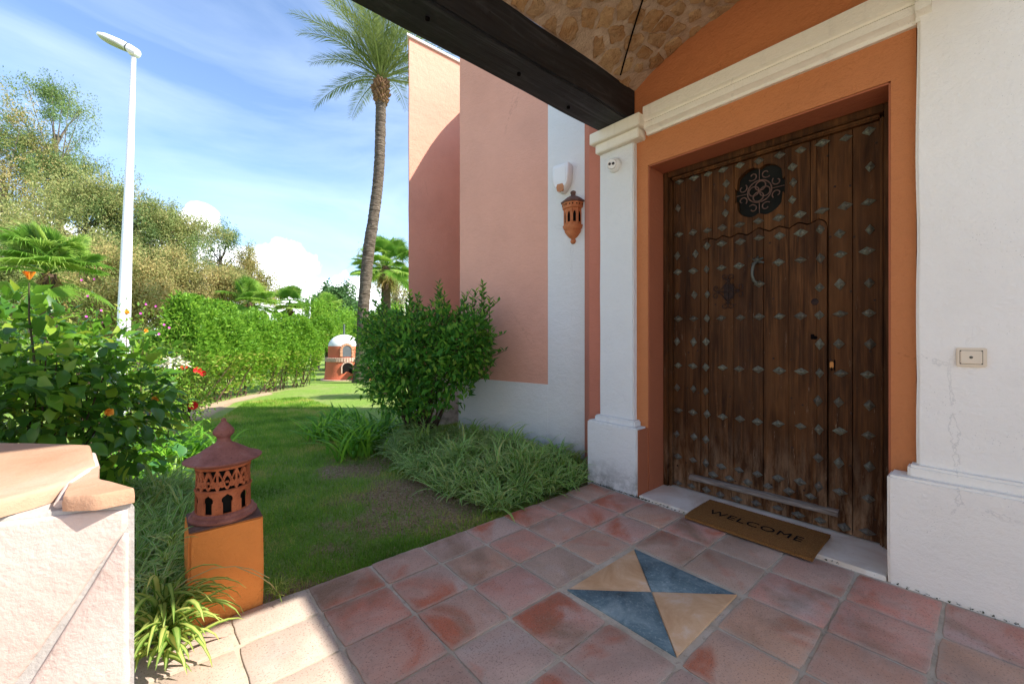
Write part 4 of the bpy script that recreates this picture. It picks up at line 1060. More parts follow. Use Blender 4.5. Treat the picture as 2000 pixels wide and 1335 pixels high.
# ------------------------------------------------------------------ wall fittings
P0 = Vector((3.153, 2.567)); dW = (Vector((2.797, 4.224)) - P0).normalized(); nW = Vector((-dW.y, dW.x)); nW = nW if nW.x < 0 else -nW
def wallframe(s, z):     # matrix: local x along the wall (towards the far end), y out of the wall, z up
    o = P0 + dW * s; m = Matrix(((dW.x, nW.x, 0, o.x), (dW.y, nW.y, 0, o.y), (0, 0, 1, z), (0, 0, 0, 1))); return m
def place(name, bm, mat, root, mtx, sm=True, ang=35):
    me = bm_done(bm, name); me.transform(mtx); 
    if mtx.determinant() < 0: me.flip_normals()
    if sm: smooth(me, ang)
    return link(name, me, mat, root)
def build_wall_lantern():
    m = wallframe(.130, 2.165); root = tag(empty('wall_lantern', m.translation), 'small orange terracotta wall lantern with arched openings under the white alarm box', 'lantern')
    def halfhex(prof, nsd=5, squash=1.0):
        bm = bmesh.new(); rows = []
        for r_, z in prof:
            rows.append([bm.verts.new((r_ * math.cos(PI * k / nsd), max(.0, r_ * math.sin(PI * k / nsd)) * squash + .0005, z)) for k in range(nsd + 1)])
        for A, B in zip(rows[:-1], rows[1:]):
            for k in range(nsd): bm.faces.new((A[k], A[k + 1], B[k + 1], B[k]))
        bm.faces.new(rows[0]); bm.faces.new(rows[-1][::-1]); return bm
    place('bowl', halfhex([(.004, .0), (.020, .006), (.030, .022), (.026, .040), (.018, .048), (.045, .066), (.075, .100), (.088, .122), (.080, .128), (.094, .140), (.098, .150), (.104, .165), (.104, .178), (.092, .182)]), M['terra_wall'], root, m)
    place('body', halfhex([(.088, .182), (.088, .335), (.106, .342), (.106, .352), (.112, .388), (.112, .394)]), M['terra_wall'], root, m, ang=20)
    place('cap', halfhex([(.112, .3945), (.122, .398), (.124, .410), (.104, .424), (.075, .448), (.045, .466), (.026, .474), (.024, .492), (.030, .502), (.026, .518), (.012, .526), (.001, .528)]), M['terra_old'], root, m)
    # framed arched openings on the faces, and the row of round holes
    for k in range(5):
        a = PI * (k + .5) / 5; rr = .088 * math.cos(PI / 10); w = .088 * math.sin(PI / 10)
        fm = m @ Matrix.Translation((rr * math.cos(a), rr * math.sin(a), 0)) @ Matrix.Rotation(a - PI / 2, 4, 'Z')
        bm = bmesh.new(); pts = [(-.0145, .203), (.0145, .203), (.0145, .275), (.010, .296), (0, .311), (-.010, .296), (-.0145, .275)]
        fo = [bm.verts.new((x, .0015, z)) for x, z in pts]; bm.faces.new(fo); place('opening', bm, M['dark'], root, fm, False)
        bm = bmesh.new(); o1 = [(x * 1.45, .205 + (z - .205) * 1.07 - .004) for x, z in pts]
        A = [bm.verts.new((x, .006, z)) for x, z in pts]; B = [bm.verts.new((x, .006, z)) for x, z in o1]; C = [bm.verts.new((x, -.001, z)) for x, z in o1]; E_ = [bm.verts.new((x, 0, z)) for x, z in pts]
        n = len(pts)
        for i in range(n):
            j = (i + 1) % n; bm.faces.new((A[i], A[j], B[j], B[i])); bm.faces.new((B[i], B[j], C[j], C[i])); bm.faces.new((A[i], A[j], E_[j], E_[i]))
        place('arch_frame', bm, M['terra_wall'], root, fm)
        for sx in (-1, 1):
            bm = bmesh.new(); vs = [bm.verts.new((sx * .020 + .0075 * math.cos(PI * q / 6), .0255, .371 + .0075 * math.sin(PI * q / 6))) for q in range(12)]; bm.faces.new(vs)
            place('round_hole', bm, M['dark'], root, fm, False)
        bm = bmesh.new(); tube(bm, [(w * .98, .001, .186), (w * .98, .001, .34)], .007, 6); place('corner_pillar', bm, M['terra_wall'], root, fm)
build_wall_lantern()
def build_alarm():
    m = wallframe(.235, 2.66); root = tag(empty('alarm_box', m.translation), 'white plastic alarm siren box with amber corner light on the grey white wall band', 'alarm box')
    def shape(k=0.0, zc=.165):
        pts = [(-.085, .10), (-.050, .045), (-.018, .018), (.018, .018), (.050, .045), (.085, .10), (.098, .20), (.098, .275), (.082, .305), (-.082, .305), (-.098, .275), (-.098, .20)]
        return [(x * (1 - k), zc + (z - zc) * (1 - k)) for x, z in pts]
    bm = bmesh.new(); rings = [[bm.verts.new((x, y, z)) for x, z in shape(k)] for k, y in ((0, .003), (0, .050), (.05, .068), (.16, .078))]; n = len(rings[0])
    for A, B in zip(rings[:-1], rings[1:]):
        for i in range(n): bm.faces.new((A[i], A[(i + 1) % n], B[(i + 1) % n], B[i]))
    bm.faces.new(rings[-1]); bm.faces.new(rings[0][::-1]); place('housing', bm, M['plastic'], root, m)
    bm = bmesh.new(); bm_box(bm, -.062, .062, .0785, .0815, .120, .262, .003); place('front_panel', bm, M['plastic'], root, m)
    bm = bmesh.new(); A = [bm.verts.new(p) for p in ((-.044, .080, .072), (.044, .080, .072), (.030, .081, .030), (0, .080, .024), (-.030, .081, .030))]; B = [bm.verts.new((v.co.x * 1.04, .064, v.co.z)) for v in A]; C = [bm.verts.new(p) for p in ((-.030, .084, .100), (.030, .084, .100))]
    bm.faces.new(A + []); bm.faces.new((A[0], A[1], C[1], C[0]))
    for i in range(5): bm.faces.new((A[i], A[(i + 1) % 5], B[(i + 1) % 5], B[i]))
    place('warning_light', bm, M['amber'], root, m, False)
build_alarm()
def build_camera_dome():
    X = 2.929; y, z = 2.066, 2.690; root = tag(empty('security_camera', (X, y, z)), 'white turret security camera fixed to the pilaster under the capital', 'security camera')
    m = Matrix.Translation((X, y, z)) @ Matrix(((0, 0, -1, 0), (1, 0, 0, 0), (0, 1, 0, 0), (0, 0, 0, 1)))
    bm = bmesh.new(); lathe(bm, [(.001, 0), (.060, 0), (.061, .012), (.057, .030), (.048, .040), (.001, .040)], (0, 0, 0), 32); place('mount', bm, M['plastic'], root, m)
    aim = Vector((-.86, -.42, -.22)).normalized(); rot = aim.to_track_quat('Z', 'Y').to_matrix().to_4x4(); mm = Matrix.Translation((X - .042, y, z)) @ rot
    bm = bmesh.new(); prof = [(.044 * math.sin(t), .044 * -math.cos(t)) for t in np.linspace(.05, PI * .68, 14)] + [(.036, .030), (.001, .030)]
    lathe(bm, prof, (0, 0, 0), 28); place('ball', bm, M['plastic'], root, mm)
    for sx in (-1, 1):
        bm = bmesh.new(); lathe(bm, [(.001, 0), (.0115, 0), (.0115, .002), (.001, .0035)], (sx * .0145, 0, .0302), 18); place('lens', bm, M['black'], root, mm)
build_camera_dome()
def build_bell():
    y0, y1, z0, z1 = .010, .108, 1.108, 1.198; X = 2.929; root = tag(empty('bell_push', (X, (y0 + y1) / 2, (z0 + z1) / 2)), 'ivory plastic rocker bell push on the white wall right of the door', 'bell push')
    bm = bmesh.new(); bm_box(bm, X - .011, X + .002, y0, y1, z0, z1, .004); link('plate', bm_done(bm, 'plate', True), M['ivory'], root)
    bm = bmesh.new(); bm_box(bm, X - .0122, X - .010, y0 + .012, y1 - .012, z0 + .012, z1 - .012, .0006); link('gap_line', bm_done(bm, 'gap_line', True), M['iron'], root)
    bm = bmesh.new(); bm_box(bm, X - .0165, X - .009, y0 + .0137, y1 - .0137, z0 + .0137, z1 - .0137, .0035); link('rocker', bm_done(bm, 'rocker', True), M['ivory'], root)
    bm = bmesh.new(); lathe(bm, [(.001, 0), (.0062, 0), (.0062, .0012), (.001, .0016)], (0, 0, 0), 14); bmesh.ops.rotate(bm, verts=bm.verts, cent=(0, 0, 0), matrix=Matrix.Rotation(-PI / 2, 3, 'Y')); link('indicator', bm_done(bm, 'indicator', True), M['bronze'], root, loc=(X - .0166, (y0 + y1) / 2, (z0 + z1) / 2))
build_bell()

# ------------------------------------------------------------------ low stone-capped wall at the left
def build_ledge():
    root = tag(empty('garden_wall', (-.3, 1.2, -.1)), 'low sunlit garden wall clad in pale pink stone with thick apricot cap stones', 'garden wall')
    ZT = .985
    foot = [(-.0285, .940), (-.060, 1.02), (-.090, 1.10), (-.125, 1.37), (-.30, 1.60), (-1.6, 2.6), (-2.2, 2.2), (-1.6, 1.545), (-.60, 1.160)]
    def slab(name, poly, z0, z1, mat, sub=.05, amp=.006, seed=0, inset=.008, side=None):
        fine = []
        for a, b in zip(poly, poly[1:] + poly[:1]):
            a, b = Vector(a), Vector(b); m = max(1, int((b - a).length / sub))
            for k in range(m): fine.append(a.lerp(b, k / m))
        c = sum(fine, Vector((0, 0))) / len(fine); bm = bmesh.new(); rings = []
        for ins, z in ((0, z0), (-.001, (z0 + z1) / 2), (0, z1 - .007), (inset * .4, z1 - .002), (inset, z1), (inset * 2.5, z1)):
            rg = []
            for p in fine:
                q = p + (c - p).normalized() * (ins + mn.noise(Vector((p.x * 15, p.y * 15, z * 9 + seed))) * amp)
                rg.append(bm.verts.new((q.x, q.y, z + mn.noise(Vector((q.x * 8, q.y * 8, seed))) * amp * .5)))
            rings.append(rg)
        n = len(fine)
        for A, B in zip(rings[:-1], rings[1:]):
            for i in range(n): bm.faces.new((A[i], A[(i + 1) % n], B[(i + 1) % n], B[i]))
        bm.faces.new(rings[-1]); me = bm_done(bm, name); smooth(me, 50); return link(name, me, mat, root)
    slab('wall_body', foot, -.14, ZT - .013, M['ledge_mortar'], .06, .004, 3)
    # cap stones
    slab('cap_stone', [(-.088, 1.145), (-.110, 1.10), (-.1135, 1.050), (-.150, 1.008), (-.190, .982), (-.60, 1.125), (-1.6, 1.50), (-2.25, 2.2), (-.80, 2.02), (-.285, 1.54), (-.113, 1.360)], ZT - .012, ZT + .015, M['ledge_cap'], .02, .004, 11, .005)
    slab('cap_stone', [(-.0265, .934), (-.0715, .932), (-.112, .962), (-.118, 1.052), (-.103, 1.10), (-.084, 1.148), (-.078, 1.05)], ZT - .012, ZT + .012, M['ledge_cap'], .010, .0025, 17, .003)
    # mortar fillet between the caps
    bm = bmesh.new(); tube(bm, [(-.118, .985, ZT - .006), (-.1125, 1.05, ZT + .004), (-.100, 1.105, ZT + .006), (-.092, 1.16, ZT + .004), (-.112, 1.36, ZT - .01)], [.007, .009, .009, .008, .007], 10); link('mortar_fillet', bm_done(bm, 'mortar_fillet', True), M['ledge_slab'], root)
    # face slabs, set in the plane of the wall face (x from -1.2 to -.03)
    a = Vector((-.0285, .940)); b = Vector((-.60, 1.160)); u = (b - a).normalized(); nn = Vector((u.y, -u.x)); nn = nn if nn.y < 0 else -nn
    def face_slab(poly, seed):
        fine = []
        for p, q in zip(poly, poly[1:] + poly[:1]):
            p, q = Vector(p), Vector(q); m = max(1, int((q - p).length / .02))
            for k in range(m): fine.append(p.lerp(q, k / m))
        c = sum(fine, Vector((0, 0))) / len(fine); bm = bmesh.new(); rings = []
        for ins, o in ((0, -.01), (0, .002), (.003, .0045), (.010, .0055)):
            rg = []
            for p in fine:
                q = p + (c - p).normalized() * (ins + mn.noise(Vector((p.x * 18, p.y * 18, seed))) * .004)
                w = a + u * q.x + nn * (o + mn.noise(Vector((q.x * 10, q.y * 10, seed))) * .002); rg.append(bm.verts.new((w.x, w.y, q.y)))
            rings.append(rg)
        n = len(fine)
        for A, B in zip(rings[:-1], rings[1:]):
            for i in range(n): bm.faces.new((A[i], A[(i + 1) % n], B[(i + 1) % n], B[i]))
        bm.faces.new(rings[-1]); me = bm_done(bm, 'facing_stone'); smooth(me, 50); link('facing_stone', me, M['ledge_slab'], root)
    face_slab([(.006, .962), (.0072, .934), (.1474, .709), (.305, .455), (.56, .455), (.56, .966), (.06, .966)], 1)
    face_slab([(.006, .922), (.0120, .922), (.1290, .705), (.262, .455), (.006, .455)], 2)
    face_slab([(.006, .44), (.56, .44), (.56, -.02), (.006, -.02)], 3)
build_ledge()

# sunlit boundary wall and driveway, added out of view to bounce sun into the porch
bw = tag(empty('bounce_wall', (-4.6, -2, -.1)), 'long white added boundary wall on the open side of the porch', 'boundary wall')
wobbly_box('wall_body', -4.8, -4.6, -11.0, 7.0, -.2, 2.3, M['bounce'], bw, .8, .01, .01, 40)
box('coping', -4.86, -4.54, -11.05, 7.05, 2.302, 2.36, M['ledge_cap'], bw)
dv = box('bounce_driveway', -4.595, -3.02, -11.0, 1.6, -.3, -.012, M['bounce_drive']); tag(dv, kind='structure')  # unseen pale surface added to throw sunlight back onto the porch

# ------------------------------------------------------------------ vegetation builders
def leaf_mesh_set(name, mat, wr=.5, n=6, shape=1.0):
    out_ = []
    for q in range(n):
        rows = 6; V = []; bend = .25 + .25 * random.random(); fold = .10 + .12 * random.random()
        for k in range(rows):
            t = k / (rows - 1); w = wr * .5 * (math.sin(PI * t ** .8) ** .8) if 0 < k < rows - 1 else .003
            z = -bend * t * t * .5
            V += [(t, w, z + fold * w * 2), (t, 0, z), (t, -w, z + fold * w * 2)]
        F = []
        for k in range(rows - 1):
            a = k * 3; F += [(a, a + 1, a + 4, a + 3), (a + 1, a + 2, a + 5, a + 4)]
        me = mesh_np(name, np.array(V), np.array(F), {'rnd': np.full(len(V), (q + .5) / n)}, sm=True); me.materials.append(mat); out_.append(me)
    return out_
def leaf_objects(parent, meshes, P, D, L, name='leaf'):
    base = Vector(parent.location)
    for p, d, l in zip(P, D, L):
        d = Vector(d).normalized(); up = Vector((random.gauss(0, .5), random.gauss(0, .5), 1)); s = up.cross(d)
        if s.length < .05: s = d.orthogonal()
        s.normalize(); u = d.cross(s)
        o = bpy.data.objects.new(name, random.choice(meshes)); COL.objects.link(o); o.parent = parent
        m = Matrix(((d.x, s.x, u.x, 0), (d.y, s.y, u.y, 0), (d.z, s.z, u.z, 0), (0, 0, 0, 1)))
        o.matrix_basis = Matrix.Translation(Vector(p) - base) @ m @ Matrix.Scale(l, 4)
def tubes(name, paths, rads, mat, parent=None, seg=5, kind=None):
    bm = bmesh.new()
    for p, r_ in zip(paths, rads): tube(bm, p, r_, seg, False)
    o = link(name, bm_done(bm, name, True), mat, parent)
    if kind or name == 'stems': o['kind'] = kind or 'stuff'
    return o
def bush(name, label, cat, base, lobes, nleaf, L, wr, mat, nobj=0, lmesh=None, stems=10, stem_h=.5, shell=.55, group=None, out_bias=.8, stem_mat='bark', nstem_r=.008, droop=-.15):
    """lobes: (center offset, radii, weight)"""
    base = Vector(base); root = tag(empty(name, base), label, cat, group)
    ws = np.array([l[2] for l in lobes], float); ws /= ws.sum(); idx = rng.choice(len(lobes), nleaf, p=ws)
    dirs = unit(rng.normal(size=(nleaf, 3))); rad = 1 - shell * rng.random(nleaf) ** 1.6
    C = np.array([l[0] for l in lobes])[idx]; RR = np.array([l[1] for l in lobes])[idx]
    lump = np.array([1 + .26 * mn.noise(Vector(d * 2.2 + c)) + .24 * mn.noise(Vector(d * 6 + c)) for d, c in zip(dirs, C)])
    P = C + dirs * RR * (rad * lump)[:, None] + np.array(base)
    keep = P[:, 2] > base.z + .04; P, dirs = P[keep], dirs[keep]
    D = dirs * out_bias + rng.normal(size=P.shape) * .55; D[:, 2] += droop
    D = unit(D); Ls = L * rng.uniform(.55, 1.2, len(P))
    cam_v = np.array([0, 0, CAM_H]); dist = np.linalg.norm(P - cam_v, axis=1); face = np.einsum('ij,ij->i', dirs, unit(cam_v - P)); score = dist - face * .5
    order = np.argsort(score)
    if nobj:
        o = order[:nobj * 2]; sel = rng.permutation(o)[:nobj]; leaf_objects(root, lmesh, P[sel], D[sel], Ls[sel]); m = np.ones(len(P), bool); m[sel] = False; P, D, Ls = P[m], D[m], Ls[m]
    leaves('foliage', P, D, Ls, wr, mat, root, 'stuff')
    paths, rads = [], []
    for k in range(stems):
        l = random.choice(lobes); d = Vector((random.gauss(0, 1), random.gauss(0, 1), abs(random.gauss(.6, .6)))).normalized()
        tip = base + Vector(l[0]) + Vector((d.x * l[1][0], d.y * l[1][1], d.z * l[1][2])) * random.uniform(.5, .9)
        st = base + Vector((random.uniform(-.1, .1), random.uniform(-.1, .1), -.05)); md = st.lerp(tip, .5) + Vector((random.uniform(-.06, .06), random.uniform(-.06, .06), .06))
        paths.append([st, st.lerp(md, .6), md, md.lerp(tip, .6) + Vector((0, 0, .02)), tip]); rads.append([nstem_r * f for f in (1.3, 1.1, .9, .6, .35)])
    tubes('stems', paths, rads, M[stem_mat], root, 6)
    return root
def flower(root, p, d, size, mat, n=5, cup=.5):
    bm = bmesh.new(); d = Vector(d).normalized(); s = d.orthogonal().normalized(); u = d.cross(s)
    for k in range(n):
        a = 2 * PI * k / n; r = s * math.cos(a) + u * math.sin(a); t = d.cross(r)
        pts = []
        for (f, w, h) in ((.05, .10, 0), (.45, .42, cup * .6), (.8, .52, cup * .95), (1.0, .30, cup)):
            c = Vector(p) + r * size * f * (1 - cup * .45) + d * size * h; pts.append((c - t * size * w, c + d * size * .03, c + t * size * w))
        vs = [[bm.verts.new(q) for q in row] for row in pts]
        for A, B in zip(vs[:-1], vs[1:]):
            for i in range(2): bm.faces.new((A[i], A[i + 1], B[i + 1], B[i]))
    return link('flower', bm_done(bm, 'flower', True), mat, root)
def tree(label, cx, top, bot, hw, d, mat, nleaf=26000, L=.125, wr=.34, clumps_=70, spread=.15, barkm='bark_grey', cat='tree', name='eucalyptus_tree', group='eucalyptus trees beyond the hedge', seed=0, dens=1.0, trunk_px=None):
    r = np.random.default_rng(seed + 100); c = AT(cx, (top + bot) / 2, d); s = d / FPX
    base = AT(trunk_px or cx, 657, d + .5); base.z = gz(base.x, base.y) - .1
    clumps_ = int(clumps_ * 2.0); nleaf = int(nleaf * 1.45)
    root = tag(empty(name, base), label, cat, group); Rw, Rh = hw * s, (bot - top) / 2 * s
    nb = max(9, clumps_ // 8); B0 = []
    while len(B0) < nb:
        p = r.uniform(-1, 1, 3); q2 = p @ p
        if q2 > 1 or q2 < .12: continue
        taper = 1 - .35 * max(0, p[2]); B0.append(np.array(c) + p * np.array([Rw * taper, Rw * taper, Rh]) * .90)
    B0 = np.array(B0); bi = r.integers(0, nb, clumps_); bs = (.20 * (Rw + Rh) / 2) * r.uniform(.5, 1.3, nb); C = B0[bi] + r.normal(size=(clumps_, 3)) * bs[bi][:, None] * np.array([1.1, 1.1, .75])
    ntw = nleaf // 26; tc_ = r.integers(0, clumps_, ntw); TW = C[tc_] + r.normal(size=(ntw, 3)) * (spread * (Rw + Rh) * .36 * r.uniform(.4, 1.3, clumps_))[tc_][:, None]
    ti = r.integers(0, ntw, nleaf); cl = tc_[ti]; P = TW[ti] + r.normal(size=(nleaf, 3)) * np.array([.10, .10, .16]) * (1 + d * .012); D = r.normal(size=(nleaf, 3)); D[:, 2] -= .9
    rn = np.clip(r.random(nleaf) * .55 + (r.random(clumps_) * .5)[cl] - .02, 0, 1)
    leaves_small('crown', P, D, L * r.uniform(.6, 1.3, nleaf), wr, mat, root, 'stuff', rn)
    fork = Vector(c) + Vector((r.uniform(-.2, .2) * Rw, 0, -Rh * .75)); paths = [[base, base.lerp(fork, .5) + Vector((.15, 0, 0)), fork, Vector(c) + Vector((0, 0, Rh * .2))]]; tr = .010 * (c.z) + .09; rads = [[tr * 1.3, tr, tr * .8, tr * .35]]
    for k in range(min(clumps_, 46)):
        t = Vector(C[k]); st = fork.lerp(Vector(c) + Vector((0, 0, Rh * .2)), r.uniform(0, .9)); m = st.lerp(t, .5) + Vector((r.uniform(-.2, .2), r.uniform(-.2, .2), r.uniform(-.1, .3))) * Rw * .3
        paths.append([st, st.lerp(m, .6), m, t]); w = tr * .24; rads.append([w, w * .8, w * .5, w * .2])
    tubes('trunk', paths, rads, M[barkm], root, 6)
    return root
def fan_palm(label, cx, cy, d, size, trunk_h, mat, nf=22, group='fan palms beyond the hedge', seed=0, skirt=True, trunk_r=.14):
    r = random.Random(seed); c = AT(cx, cy, d); base = Vector((c.x, c.y, gz(c.x, c.y) - .1)); root = tag(empty('fan_palm', base), label, 'palm tree', group)
    n = 9; tubes('trunk', [[base.lerp(c, k / n) + Vector((mn.noise(Vector((k, seed, 0))) * .04, 0, 0)) for k in range(n + 1)]], [[trunk_r * (1.15 - .3 * k / n) for k in range(n + 1)]], M['bark'], root, 10)
    for k in range(nf):
        az = 2.4 * k + r.uniform(-.3, .3); el = R(r.uniform(-38, 78)) if k < nf - 4 else R(80); pl = size * r.uniform(.75, 1.15)
        dr = Vector((math.cos(az) * math.cos(el), math.sin(az) * math.cos(el), math.sin(el)))
        hub = c + dr * pl + Vector((0, 0, -.12 * pl)); bm = bmesh.new(); Fd = (dr + Vector((r.uniform(-.3, .3), r.uniform(-.3, .3), r.uniform(-.6, 0)))).normalized(); S = Fd.cross(Vector((0, 0, 1))).normalized(); U = S.cross(Fd)
        m = 36; Rr = size * r.uniform(.75, 1.0); vsr = []
        for q in range(m):
            a = R(-118 + 236 * q / (m - 1)); dd = Fd * math.cos(a) + S * math.sin(a); tt = -Fd * math.sin(a) + S * math.cos(a)
            k1, k2, k3 = Rr * .50, Rr * .80, Rr * r.uniform(.95, 1.15); w1 = k1 * R(236 / (m - 1)) * .52
            pts = [hub, hub + dd * k1 - tt * w1 + U * .045 * Rr, hub + dd * k1 - U * .01 * Rr, hub + dd * k1 + tt * w1 + U * .045 * Rr]
            v = [bm.verts.new(p) for p in pts]; bm.faces.new((v[0], v[1], v[2])); bm.faces.new((v[0], v[2], v[3]))
            dz = Vector((0, 0, -1)) * Rr * r.uniform(.06, .24); a1 = bm.verts.new(hub + dd * k2 - tt * w1 * .35 + dz * .4); a2 = bm.verts.new(hub + dd * k2 + tt * w1 * .35 + dz * .4); tp = bm.verts.new(hub + dd * k3 + dz * 1.8)
            bm.faces.new((v[1], a1, v[2])); bm.faces.new((v[2], a2, v[3])); bm.faces.new((v[2], a1, a2)); bm.faces.new((a1, tp, a2)) if q % 3 else None
        tube(bm, [c, c + dr * pl * .5 + Vector((0, 0, .02)), hub], [.016 * size, .012 * size, .009 * size], 4, False)
        bmesh.ops.recalc_face_normals(bm, faces=bm.faces); me = bpy.data.meshes.new('frond'); bm.to_mesh(me); bm.free()
        at = me.attributes.new('rnd', 'FLOAT', 'POINT'); at.data.foreach_set('value', np.clip(np.full(len(me.vertices), r.random()) + np.random.default_rng(k).normal(0, .12, len(me.vertices)), 0, 1).astype(np.float32))
        link('frond', me, mat, root)
    if skirt:
        N_ = 260; P = np.array([c[:]] * N_) + rng.normal(size=(N_, 3)) * np.array([.12, .12, .18]) * size + np.array([0, 0, -.35 * size]); D = rng.normal(size=(N_, 3)) * .35; D[:, 2] -= 1
        leaves_small('dry_skirt', P, D, rng.uniform(.3, .7, N_) * size, .10, M['drygrass'], root, 'stuff')
    return root
def strap_clump(name, label, cat, base, n, L, W, mat, group=None, spread=.10, a0=(55, 88), a1=(-50, 20), rows=6, objs=True):
    base = Vector(base); root = tag(empty(name, base), label, cat, group)
    P = np.array(base) + rng.normal(size=(n, 3)) * np.array([spread, spread, .01]); ang = rng.uniform(0, 2 * PI, n); Ls = L * rng.uniform(.6, 1.15, n); Ws = W * rng.uniform(.7, 1.2, n)
    A0 = np.radians(rng.uniform(*a0, n)); A1 = np.radians(rng.uniform(*a1, n)); rn = rng.random(n)
    if not objs: blades('leaves', P, ang, Ls, Ws, A0, A1, mat, root, rows, 'stuff', rn); return root
    for k in range(n):
        V, F, e = blade_arrays(P[k:k + 1], ang[k:k + 1], Ls[k:k + 1], Ws[k:k + 1], A0[k:k + 1], A1[k:k + 1], rows)
        link('leaf', mesh_np('leaf', V, F, {'rnd': np.full(len(V), rn[k]), 'edge': e}, sm=True), mat, root)
    return root
def umbel(root, foot, headp, rad, mat, n=60, name='flower_head'):
    tubes('flower_stem', [[Vector(foot), Vector(foot).lerp(Vector(headp), .5) + Vector((.02, 0, 0)), Vector(headp)]], [[.006, .005, .004]], M['stem'], root, 5)
    d = unit(rng.normal(size=(n, 3))); d[:, 2] = np.abs(d[:, 2]) * .8 - .1; P = np.array(headp) + d * rad * .7
    leaves(name, P, d + rng.normal(size=d.shape) * .5, rad * .45, .4, mat, root)

# ------------------------------------------------------------------ lawn
def build_lawn():
    P = []; r = np.random.default_rng(5)
    X = r.uniform(-.3, 4.2, 330000); Y = 2.24 + 9.0 * r.random(330000) ** 1.9
    cnt = 0
    for x, y in zip(X, Y):
        if x > 3.05 - .215 * (y - 2.56) and y < 4.3: continue
        if x > 2.75 and y > 5.5: continue
        if x < .02: continue
        k = in_soil(x, y)
        if r.random() < k * .97 - .05: continue
        if hedge_soil(x, y) < .5: continue
        if .08 < x < .40 and y < 2.52: continue
        P.append((x, y, gz(x, y) - .004)); cnt += 1
        if cnt >= 120000: break
    P = np.array(P); n = len(P); sc = .6 + .12 * P[:, 1]
    blades('lawn_grass', P, r.uniform(0, 2 * PI, n), r.uniform(.018, .055, n) * np.clip(sc, .8, 1.3), r.uniform(.0022, .0042, n) * np.clip(sc, 1, 2.2), np.radians(r.uniform(35, 85, n)), np.radians(r.uniform(-10, 60, n)), M['grass'], None, 3, None, np.clip(r.random(n) * .6 + np.array([.28 + .75 * mn.noise(Vector((a * 1.6, b * 1.6, 0))) + .4 * mn.noise(Vector((a * 6, b * 6, 4))) for a, b, _ in P]), 0, 1))
    o = bpy.context.scene.objects['lawn_grass']; tag(o, 'short mown grass of the garden lawn', 'grass', kind='stuff')
    # dead thatch on the bare patch
    P = []
    while len(P) < 9000:
        x, y = r.uniform(.5, 2.6), 2.26 + 3.2 * r.random()
        if r.random() < in_soil(x, y): P.append((x, y, gz(x, y) + .004))
    P = np.array(P); n = len(P)
    o = blades('dry_thatch', P, r.uniform(0, 2 * PI, n), r.uniform(.015, .045, n), r.uniform(.0012, .0024, n), np.radians(r.uniform(0, 30, n)), np.radians(r.uniform(-25, 5, n)), M['drygrass'], None, 3)
    tag(o, 'dry clippings and thatch on the bare soil beside the paving', 'grass', kind='stuff')
build_lawn()

# ------------------------------------------------------------------ ground cover of variegated spider plant
def inside(p, poly):
    c = False
    for (x1, y1), (x2, y2) in zip(poly, poly[1:] + poly[:1]):
        if (y1 > p[1]) != (y2 > p[1]) and p[0] < (x2 - x1) * (p[1] - y1) / (y2 - y1) + x1: c = not c
    return c
def cover(name, label, poly, nros, L, W, zmax, mat, mat2=None, per=16, seed=1, edge_low=.2):
    r = np.random.default_rng(seed); xs = [p[0] for p in poly]; ys = [p[1] for p in poly]; P = []; A = []; LL = []; E0 = []; E1 = []
    while nros:
        x, y = r.uniform(min(xs), max(xs)), r.uniform(min(ys), max(ys))
        if not inside((x, y), poly): continue
        nros -= 1
        ed = min(np.hypot(x - (a[0] + (b[0] - a[0]) * t), y - (a[1] + (b[1] - a[1]) * t)) for a, b in zip(poly, poly[1:] + poly[:1]) for t in np.linspace(0, 1, 8))
        h = zmax * min(1, ed / edge_low) * (.55 + .95 * mn.noise(Vector((x * 3.2, y * 3.2, seed)))) * r.uniform(.4, 1); k = per
        a = r.uniform(0, 2 * PI, k); s = r.uniform(.75, 1.25)
        for q in range(k):
            P.append((x + r.normal(0, .012), y + r.normal(0, .012), gz(x, y) + max(0, h) + .0)); A.append(a[q]); LL.append(L * s * r.uniform(.45, 1.25)); E0.append(R(r.uniform(30, 85))); E1.append(R(r.uniform(-75, 10)))
    n = len(P)
    o = blades(name, np.array(P), np.array(A), np.array(LL), W * r.uniform(.6, 1.2, n), np.array(E0), np.array(E1), mat, None, 5)
    return tag(o, label, 'ground cover', kind='stuff')
cover('spider_plant_bed', 'dense mound of variegated spider plants between the shrub, the paving edge and the white wall base', [(1.83, 2.36), (2.78, 2.30), (3.10, 2.58), (2.93, 3.4), (2.74, 4.2), (2.35, 4.75), (1.95, 4.45), (1.80, 3.6), (1.76, 2.9)], 760, .255, .0175, .30, M['spider'], per=12, seed=2, edge_low=.30)
cover('spider_plant_edging', 'narrow bed of variegated grassy leaves squeezed between the sunlit wall and the orange pedestal', [(-.18, 2.30), (.085, 2.28), (.10, 2.8), (.20, 3.6), (.16, 4.6), (-.30, 4.6), (-.45, 3.0)], 270, .33, .016, .16, M['spider'], per=12, seed=4)
